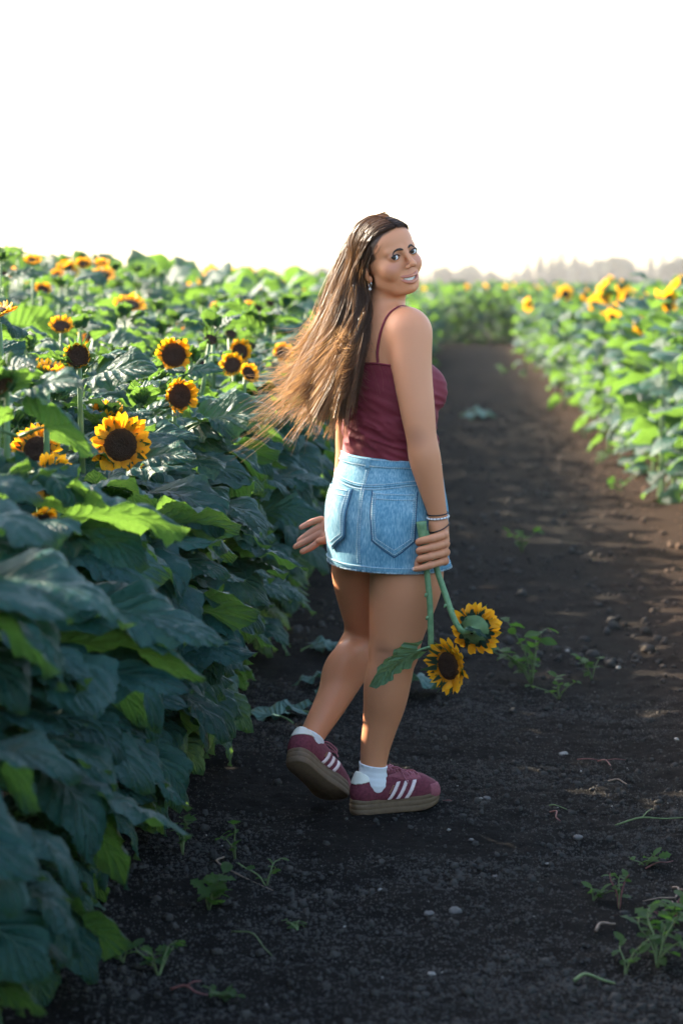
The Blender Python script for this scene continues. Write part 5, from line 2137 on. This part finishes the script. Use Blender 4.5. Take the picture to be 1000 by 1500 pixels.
def shoe(name, M, ankle, leg_dir, mirror):
    root = obj(name, None, BROOT)
    root.matrix_local = M
    obj('sole', SOLE_MESH, root)
    for k_, me in SHOE_MESH.items():
        obj(k_.split('.')[0], me, root)
    obj('laces', LACES, root)
    for g_ in GOLDM:
        obj('gold_lettering', g_, root)['kind'] = 'stuff'
    obj('tongue', TONGUE_M, root)
    return root


def shoe_matrix(fwd, up_, pos):
    x = Vector(fwd).normalized()
    z = Vector(up_)
    z = (z - x * z.dot(x)).normalized()
    y = z.cross(x)
    M = Matrix((x, y, z)).transposed().to_4x4()
    M.translation = Vector(pos)
    return M


MR = shoe_matrix((0.89, 0.45, 0.0), (0, 0, 1), P(546, 1150, -0.02) * np.array([1, 1, 0]) + np.array([0.060, 0.030, 0.004]))
shoe('shoe', MR, None, None, 1)['label'] = 'maroon trainer flat on the ground'
ML_ = shoe_matrix(FOOT_L, np.array([-0.28, 0.30, 0.91]) + 0.45 * (np.array([0, 0, 1.0])), (0, 0, 0))
ML_.translation = Vector(anL) - (ML_.to_3x3() @ Vector((-.066, 0, .128)))
low_z = xf(sv, ML_)[:, 2].min()
ML_.translation.z += 0.004 - low_z if abs(low_z) < 0.04 else 0.0
shoe('shoe', ML_, None, None, -1)['label'] = 'maroon trainer lifted at the heel'
for nm, leg, a_, b_, top_, bot_ in (('right_sock', legR, P(546, 1125, -.02), P(557, 1060, -.025), P(549, 1124, 0)[2], None), ('left_sock', legL, anL, P(484, 1030, .145), None, None)):
    ax_ = (b_ - a_) / np.linalg.norm(b_ - a_)
    g = Grid(a_ - 0.10, a_ + 0.10, 0.0028)
    Fq = leg.eval(g)
    x3, y3, z3 = g.pts(g.sl((-9, -9, -9), (9, 9, 9)))
    h = (x3 - a_[0]) * ax_[0] + (y3 - a_[1]) * ax_[1] + (z3 - a_[2]) * ax_[2]
    cuff = 0.003 + 0.0015 * np.exp(-((h - 0.012) / 0.005) ** 2)
    cut = 0.018 if nm == 'left_sock' else 0.012
    Fq = np.maximum(np.maximum(Fq - cuff - 0.0004 * np.sin(h * 420) * (h < 0.004), h - cut), -0.075 - h).astype(np.float32)
    V, Q = nets(Fq, g)
    obj('sock', mesh('sock', V, Q, [SOCK.mat]), BROOT)

# ------------------------------------------------------------------ wristbands
BLACK = plain('black_cord', (0.012, 0.012, 0.013), 0.6)
BEAD = plain('white_bead', (0.78, 0.78, 0.76), 0.35, 0.04)


def wrist_ring(t, r_off, n=40, tilt=0.0, rad=0.0013, span=None):
    a = P(632, 716, -0.145)
    c = a + (wrR - a) * t
    ax_ = (wrR - a) / np.linalg.norm(wrR - a)
    e1 = np.cross(ax_, [0, 1, 0])
    e1 /= np.linalg.norm(e1)
    e2 = np.cross(ax_, e1)
    th = np.linspace(*(span or (0, 2 * np.pi)), n)
    Pn = []
    for q in th:
        d = math.cos(q) * e1 + math.sin(q) * e2
        rr = np.linspace(0.005, 0.06, 120)
        L = c + rr[:, None] * d
        f = sample(F0, G0, L)
        k_ = int(np.argmax(f > 0))
        Pn.append(L[k_] + d * r_off + ax_ * tilt * math.cos(q))
    return np.array(Pn), ax_


C, ax_ = wrist_ring(0.90, 0.0018, tilt=0.004)
tv, tf = tube(C, 0.0017, 6)
br = obj('beaded_bracelet', mesh('beaded_bracelet', tv, tf, [BLACK]), BROOT)
C2, ax_ = wrist_ring(1.03, 0.0030, tilt=0.004)
tv, tf = tube(C2, 0.0010, 5)
obj('bead_string', mesh('bead_string', tv, tf, [BLACK]), br)
bead_me = None
for i in range(0, 39, 1):
    p = Vector(C2[i])
    tdir = Vector(C2[i + 1] - C2[i]).normalized()
    if p.y > wrR[1] + 0.012:
        continue
    if bead_me is None:
        t_, _f = tube([(-.0021, 0, 0), (-.0017, 0, 0), (.0017, 0, 0), (.0021, 0, 0)], [.0018, .0028, .0028, .0018], 8)
        bead_me = mesh('bead', t_, _f, [BEAD])
        t_, _f = tube([(-.0007, 0, 0), (.0007, 0, 0)], [.0029, .0029], 8)
        let_me = mesh('bead_letter', t_, _f, [BLACK])
    q = tdir.to_track_quat('X', 'Z')
    bo = obj('bead', bead_me, br, loc=p, rot=q)
    if i % 2:
        obj('bead_letter', let_me, br, loc=p, rot=q)
C3, ax_ = wrist_ring(1.40, 0.0016, tilt=-0.006)
tv, tf = tube(C3, 0.0019, 6)
obj('hair_tie', mesh('hair_tie', tv, tf, [BLACK]), BROOT)
# ------------------------------------------------------------------ sunflowers held in the hand
def W(p):
    """Person space to world."""
    return Vector((ORG.x + p[0] * _cy - p[1] * _sy, ORG.y + p[0] * _sy + p[1] * _cy, p[2]))


def WD(d):
    return Vector((d[0] * _cy - d[1] * _sy, d[0] * _sy + d[1] * _cy, d[2]))


m = NT('cut_stem')
nz = m.noise(60, 4, m.obj_coord())
m.base(m.ramp(nz, [(0.3, (0.10, 0.20, 0.085)), (0.7, (0.19, 0.32, 0.15))]), 0.55, 0.4)
m.bump(m.noise(240, 3, m.obj_coord()), 0.35, 0.002)
CUT = m.mat


V, Fc, uv, tip, npf = leaf_geo(19, L=0.175, W=0.034, droop=26, rise=10, fold=0.45, pet=0.04, wave=0.006, nu=10, nt=25, serr=0.001)
PALELEAF = leaf_material('pale_leaf', (0.075, 0.165, 0.085), (0.12, 0.24, 0.12), (0.25, 0.42, 0.12), 0.3, 0.45)
HANG = (mesh('leaf', V, Fc, [PALELEAF, CUT], uv, [1] * npf + [0] * (len(Fc) - npf)), Vector(tip))


def held(label, stem_pts, rad, head_c, face, diam, seed, scars, leaf=None, openness=14):
    base = W(stem_pts[0])
    root = obj('cut_sunflower', None, loc=base, label=label, cat='sunflower', group='cut sunflowers in her hand')
    C = spline(np.array([W(q) - base for q in stem_pts]), 34)
    rad = np.interp(np.linspace(0, 1, 34), np.linspace(0, 1, len(rad)), rad)
    tv, tf = tube(C, rad, 10)
    st = obj('stem', mesh('stem', tv, tf, [CUT]), root)
    for f_, side in scars:                      # stubs where leaves were stripped off
        i = int(f_ * 33)
        T_, N_, B_ = frames(C)
        d = Vector(np.array(RIGHT) * side * 0.8 + np.array(FWD) * -0.4)
        p = Vector(C[i])
        tv, tf = tube([p - Vector((0, 0, .004)) + d * rad[i] * 0.4, p + d * (rad[i] + .002) + Vector((0, 0, -.006)), p + d * (rad[i] + .006) + Vector((0, 0, -.013))], [.004, .0045, .002], 6)
        obj('leaf_scar', mesh('leaf_scar', tv, tf, [CUT]), st)
    r, pl, op, n, br, sp, bl = HEAD_KINDS['bloom']
    f = WD(face).normalized()
    hd = add_head(root, W(head_c) - base, f, r, pl, openness, 44, seed, True, bracts=34, spread=0.8, blen=0.85)
    hs = diam / (2 * (r + pl * 0.97))
    hd.scale = (hs,) * 3
    if leaf:
        a, b, roll, k, wd = leaf
        leaf_between(root, W(a) - base, W(b) - base, roll, k, 0, wd)
    return root


held('cut sunflower in her hand with bloom facing the camera and one hanging leaf',
     [P(616.5, 764, -.166), P(619.5, 790, -.166), P(624, 830, -.166), P(629, 880, -.168), P(630.5, 930, -.165), P(632, 955, -.150), P(643, 972, -.135), P(656, 976, -.150)],
     [.0145, .0120, .0085, .0085, .0085, .0080, .0075, .0065], P(657.5, 975, -.200), (-.72, -.68, -.06), 0.162, 2,
     [(0.42, -1), (0.50, -1), (0.66, 1)], (P(630, 948, -.165), P(545, 1007, -.215), 0.95, HANG, 1.0), 18)
held('cut sunflower in her hand turned to show its green back and rim of petals',
     [P(622, 778, -.158), P(629, 800, -.157), P(640, 836, -.160), P(653, 874, -.172), P(664, 905, -.180), P(676, 924, -.178), P(690, 922, -.155)],
     [.0095, .0090, .0085, .0085, .0082, .0080, .0095], P(695, 922, -.108), (.34, .90, .10), 0.160, 3, [(0.55, -1), (0.60, 1), (0.72, 1)],
     (P(672, 922, -.18), P(716, 937, -.19), 0.2, 6, 0.75), 20)

# ------------------------------------------------------------------ small plants, leaves, stones and twigs on the path
def small_leaf(seed, lobed):
    r_ = np.random.default_rng(seed)
    nt_, nu_ = 8, 4
    t = np.linspace(0, 1, nt_)
    u = np.linspace(-1, 1, nu_ + 1)
    U, T = np.meshgrid(u, t)
    w = 0.30 * np.sin(np.pi * np.clip(T * 0.95 + 0.05, 0, 1)) ** 0.8
    if lobed:
        w = w * (1 + 0.35 * np.sin(T * 20)) + 0.04
    w[-1] = 0.0
    X = T
    Z = 0.16 * np.abs(U) * w / 0.3 * 0.3 - 0.28 * T ** 2 + 0.02 * np.sin(T * 9 + seed)
    V = np.stack([X.ravel(), (U * w).ravel(), Z.ravel()], -1)
    return mesh('leaf', V, grid_faces(nu_ + 1, nt_), [WEEDLEAF], np.stack([U.ravel() * .5 + .5, T.ravel()], -1))


SMALL = [small_leaf(i, i % 2) for i in range(4)]
REDST = plain('reddish_stalk', (0.16, 0.055, 0.05), 0.7, 0.3, 60)
PALEST = plain('pale_stalk', (0.11, 0.16, 0.06), 0.7, 0.25, 60)
DRYST = plain('dry_stalk', (0.20, 0.145, 0.11), 0.85, 0.3, 80)


def weed(px, py, hpx, spread, nst, nlf, lsz, seed, label, red=False, group='weeds on the path'):
    r_ = np.random.default_rng(seed)
    p = ground(px, py)
    p.z = gz(p.x, p.y) - 0.004
    d = (p - CAM).dot(FWD)
    h = hpx * d / F_PX
    root = obj('weed_plant', None, loc=p, label=label, cat='weed', group=group)
    for k in range(nst):
        a = r_.uniform(0, 6.28)
        e = spread * h * r_.uniform(0.4, 1.1)
        hh = h * r_.uniform(0.55, 1.05)
        C = spline(np.array([(0, 0, 0), (e * .25 * math.cos(a), e * .25 * math.sin(a), hh * .5), (e * .7 * math.cos(a + .2), e * .7 * math.sin(a + .2), hh * .85), (e * math.cos(a), e * math.sin(a), hh)]), 9)
        tv, tf = tube(C, np.linspace(.0026, .0011, 9) * (0.8 + h * 2), 5)
        obj('stem', mesh('stem', tv, tf, [REDST if red and k % 2 == 0 else PALEST]), root)
        for j in range(nlf):
            q = C[min(8, 2 + int(7 * (j + r_.random()) / nlf))]
            an = a + j * 2.4 + r_.normal() * 0.4
            s = lsz * r_.uniform(0.6, 1.25)
            M = Matrix.Rotation(an, 4, 'Z') @ Matrix.Rotation(-r_.uniform(-0.2, 0.9), 4, 'Y') @ Matrix.Rotation(r_.normal() * 0.4, 4, 'X')
            obj('leaf', SMALL[int(r_.integers(0, 4))], root, loc=q, rot=M.to_quaternion(), scale=s)
    return root


for a in [
    (778, 1003, 92, 0.75, 7, 6, 0.052, 1, 'bushy green weed on the path right of the held sunflowers'),
    (818, 1022, 34, 1.2, 4, 4, 0.034, 2, 'low green weed at the foot of the bushy weed'),
    (866, 990, 36, 0.9, 4, 4, 0.040, 3, 'small round leaved weed right of the bushy weed'),
    (764, 806, 32, 0.9, 4, 4, 0.050, 4, 'blurred little weed in the middle of the shaded path'),
    (872, 682, 24, 1.0, 4, 4, 0.07, 5, 'sunlit weed at the edge of the light on the right'),
    (905, 722, 22, 0.8, 3, 4, 0.06, 6, 'smaller sunlit weed nearest the right hand plants'),
    (740, 548, 12, 1.0, 3, 4, 0.10, 7, 'far pale weed at the right edge of the path'),
    (855, 640, 16, 1.0, 3, 4, 0.07, 27, 'sunlit tuft on the right verge behind the two sunlit weeds'),
    (906, 1328, 70, 0.35, 3, 5, 0.026, 8, 'thin upright weed with reddish stem on the lower right', True),
    (868, 1322, 20, 1.2, 3, 4, 0.030, 9, 'tiny weed lying left of the upright reddish one'),
    (962, 1408, 92, 0.75, 7, 6, 0.036, 10, 'leafy weed clump at the lower right edge of the picture'),
    (985, 1345, 46, 0.9, 5, 4, 0.036, 11, 'weed behind the leafy clump at the right edge', True),
    (915, 1412, 62, 0.7, 3, 4, 0.028, 12, 'straggling weed left of the leafy clump'),
    (945, 1258, 22, 1.3, 3, 4, 0.026, 13, 'flat weed near the right edge above the pink roots'),
    (306, 1336, 62, 0.8, 5, 4, 0.046, 14, 'dark green weed below the left row of sunflowers'),
    (268, 1262, 74, 0.5, 4, 4, 0.030, 15, 'slender weed under the lowest sunflower leaves'),
    (345, 1268, 66, 0.45, 2, 5, 0.034, 16, 'single upright weed between sunflower row and path'),
    (390, 1300, 44, 1.2, 3, 3, 0.026, 17, 'trailing weed reaching out to the path on the left'),
    (232, 1432, 60, 0.9, 4, 4, 0.036, 18, 'weed with pale leaf tips at the bottom left'),
    (180, 1420, 30, 1.0, 3, 3, 0.040, 19, 'small weed under the blurred leaves at the bottom left'),
    (436, 1362, 20, 1.0, 3, 3, 0.024, 20, 'tiny seedling alone on the dark soil left of centre'),
    (330, 1470, 24, 1.2, 4, 4, 0.024, 21, 'sprawling seedlings at the bottom edge left of centre'),
]:
    weed(*a)

# fallen sunflower leaves
DRY_M = []
for sd, dr, ri, fo in ((31, 18, 6, .4), (32, 40, 10, .3), (33, 8, 3, .5)):
    V, Fc, uv, tip, npf = leaf_geo(sd, droop=dr, rise=ri, fold=fo, nu=10, nt=15, wave=0.03)
    DRY_M.append((V, Fc, uv, npf))


def fallen(px, py, L, ang, k, label, tilt=0.0, lift=0.012):
    p = ground(px, py)
    V, Fc, uv, npf = DRY_M[k]
    V = V * (L / 0.31)
    V = V - (0, 0, V[:, 2].min())
    me = mesh('fallen_leaf', V, Fc, [DRYLEAF, STEM], uv, [1] * npf + [0] * (len(Fc) - npf))
    o = obj('fallen_leaf', me, loc=(p.x, p.y, gz(p.x, p.y) + lift * 0.3), rot=Euler((0, -tilt, ang)), label=label, cat='leaf', group='sunflower leaves dropped on the path')
    return o


for a in [(546, 1022, 0.30, R(5), 0, 'wilted leaf on a long stalk behind the standing leg'), (512, 1036, 0.2, R(130), 1, 'wilted leaf between the two legs'),
          (470, 1052, 0.24, R(168), 2, 'wilted leaf behind the raised ankle'), (500, 1006, 0.2, R(200), 1, 'wilted leaf lying behind the left calf'), (430, 1062, 0.22, R(150), 0, 'wilted leaf left of the raised trainer'),
          (520, 955, 0.22, R(165), 2, 'wilted leaf at the edge of the row behind the left calf'), (440, 960, 0.2, R(20), 1, 'wilted leaf by the row left of the left calf'),
          (672, 612, 0.45, R(10), 1, 'pale leaf far off on the path, left of a pair'), (726, 614, 0.4, R(190), 0, 'pale leaf far off on the path, right of a pair')]:
    fallen(*a)

# stones
STONE = plain('stone_grey', (0.12, 0.112, 0.104), 0.85, 0.3, 90, 0.3, 0.4)
PALE = plain('stone_pale', (0.24, 0.225, 0.20), 0.8, 0.2, 90, 0.3, 0.3)


def stone(px, py, wpx, label, seed, mat):
    r_ = np.random.default_rng(seed)
    p = ground(px, py)
    d = (p - CAM).dot(FWD)
    r = wpx * d / F_PX * 0.5
    a, b = np.meshgrid(np.linspace(0, 2 * np.pi, 12, endpoint=False), np.linspace(0.05, np.pi - 0.05, 8))
    n = 1 + 0.22 * vnoise(a * 1.3 + seed, b * 1.7, seed) + 0.12 * np.cos(2 * a + seed)
    V = np.stack([(np.sin(b) * np.cos(a) * n).ravel(), (np.sin(b) * np.sin(a) * n * 0.75).ravel(), (np.cos(b) * n * 0.55).ravel()], -1) * r
    Fc = [tuple(f[::-1]) for f in grid_faces(12, 8, True)] + [tuple(range(12)), tuple(84 + j for j in range(12))[::-1]]
    obj('stone', mesh('stone', V, Fc, [mat]), loc=(p.x, p.y, gz(p.x, p.y) + r * 0.25), rot=(0, 0, r_.random() * 6), label=label, cat='stone', group='stones on the soil')


for i, (px, py, w, l, mt) in enumerate([
    (666, 1341, 24, 'flat grey stone, right one of the pair below the standing shoe', STONE), (628, 1343, 18, 'grey stone, left one of the pair below the standing shoe', STONE),
    (557, 1318, 9, 'pale pebble below the standing shoe', PALE), (825, 1102, 13, 'pale oval pebble on the right of the path', PALE), (704, 1167, 8, 'small pale pebble level with the shoe toe', PALE),
    (846, 1225, 16, 'grey clod like stone on the right of the path', STONE), (690, 1233, 9, 'small grey pebble right of the shoe', STONE), (712, 1175, 12, 'grey pebble just right of the shoe toe', STONE),
    (632, 1424, 12, 'bluish white chip near the bottom centre', PALE), (801, 1261, 6, 'tiny white chip in the middle of the right foreground', PALE), (990, 1086, 9, 'pale pebble at the right edge of the picture', PALE),
    (905, 972, 10, 'pale chip on the path beside the round leaved weed', PALE), (830, 952, 9, 'white chip behind the round leaved weed', PALE), (657, 1221, 7, 'white chip under the shoe toe', PALE), (725, 1285, 11, 'dark blue grey pebble in the foreground', STONE)]):
    stone(px, py, w, l, 60 + i, mt)


def twig(px0, py0, px1, py1, r, label, seed, mat, fork=0):
    r_ = np.random.default_rng(seed)
    a, b = ground(px0, py0), ground(px1, py1)
    a.z, b.z = gz(a.x, a.y) + r * 1.2, gz(b.x, b.y) + r * 1.2
    L = (b - a).length
    side = Vector((-(b - a).y, (b - a).x, 0)).normalized()
    pts = [Vector((0, 0, 0)), (b - a) * .35 + side * L * r_.normal() * .08 + Vector((0, 0, r * 2 + L * .05)), (b - a) * .7 + side * L * r_.normal() * .08 + Vector((0, 0, r * 1.5)), b - a]
    C = spline(np.array(pts), 12)
    mb = MB()
    tv, tf = tube(C, np.linspace(r, r * .55, 12), 6)
    mb.add(tv, tf)
    for k in range(fork):
        q = C[4 + 2 * k]
        e = q + np.array((b - a) * .25 + side * L * .3 * (-1) ** k) + np.array([0, 0, .006])
        tv, tf = tube([q, (q + e) / 2 + (0, 0, .004), e], [r * .7, r * .55, r * .3], 5)
        mb.add(tv, tf)
    obj('twig', mb.data('twig', [mat]), loc=a, label=label, cat='twig', group='twigs and dry stalks on the soil')


for i, a in enumerate([
    (805, 1190, 820, 1203, .0028, 'short dark red twig in the right foreground', REDST), (875, 1112, 895, 1128, .0022, 'bent reddish twig by the right edge of the path', REDST, 1), (888, 1144, 920, 1151, .003, 'straight pale stick on the right of the path', DRYST),
    (845, 1110, 900, 1112, .0018, 'long thin reddish stalk on the right of the path', REDST), (648, 1178, 672, 1178, .002, 'pink stalk beside the shoe toe', REDST), (872, 1360, 900, 1352, .004, 'grey stick lying on the lower right', DRYST),
    (970, 1330, 1000, 1322, .0026, 'pinkish roots at the right edge, lower bundle', DRYST, 3), (985, 1290, 990, 1330, .003, 'pinkish upright root stalk at the right edge', DRYST, 2), (945, 1262, 985, 1250, .002, 'pink curled stalk near the right edge', REDST, 1),
    (900, 1203, 1000, 1198, .003, 'long green stalk lying towards the right edge', PALEST, 1), (840, 1445, 900, 1438, .004, 'yellow green stalk on soil at the lower right', PALEST), (800, 1182, 830, 1186, .002, 'thin stalk above the dark red twig', PALEST),
    (330, 1265, 400, 1308, .0026, 'pale curved stalk hanging out from the sunflower row', DRYST), (250, 1455, 305, 1462, .003, 'pinkish root at the bottom left', REDST, 1), (340, 1370, 400, 1400, .002, 'thin stalk on the dark soil at the lower left', PALEST)]):
    twig(*a[:6], 80 + i, *a[6:])
crumbs('pale_chips', 200, 4.6, 9.0, -0.75, 0.95, 0.0018, 0.0045, PALE, 'tiny pale chips and dry bits scattered on the soil', 'chips', 8)
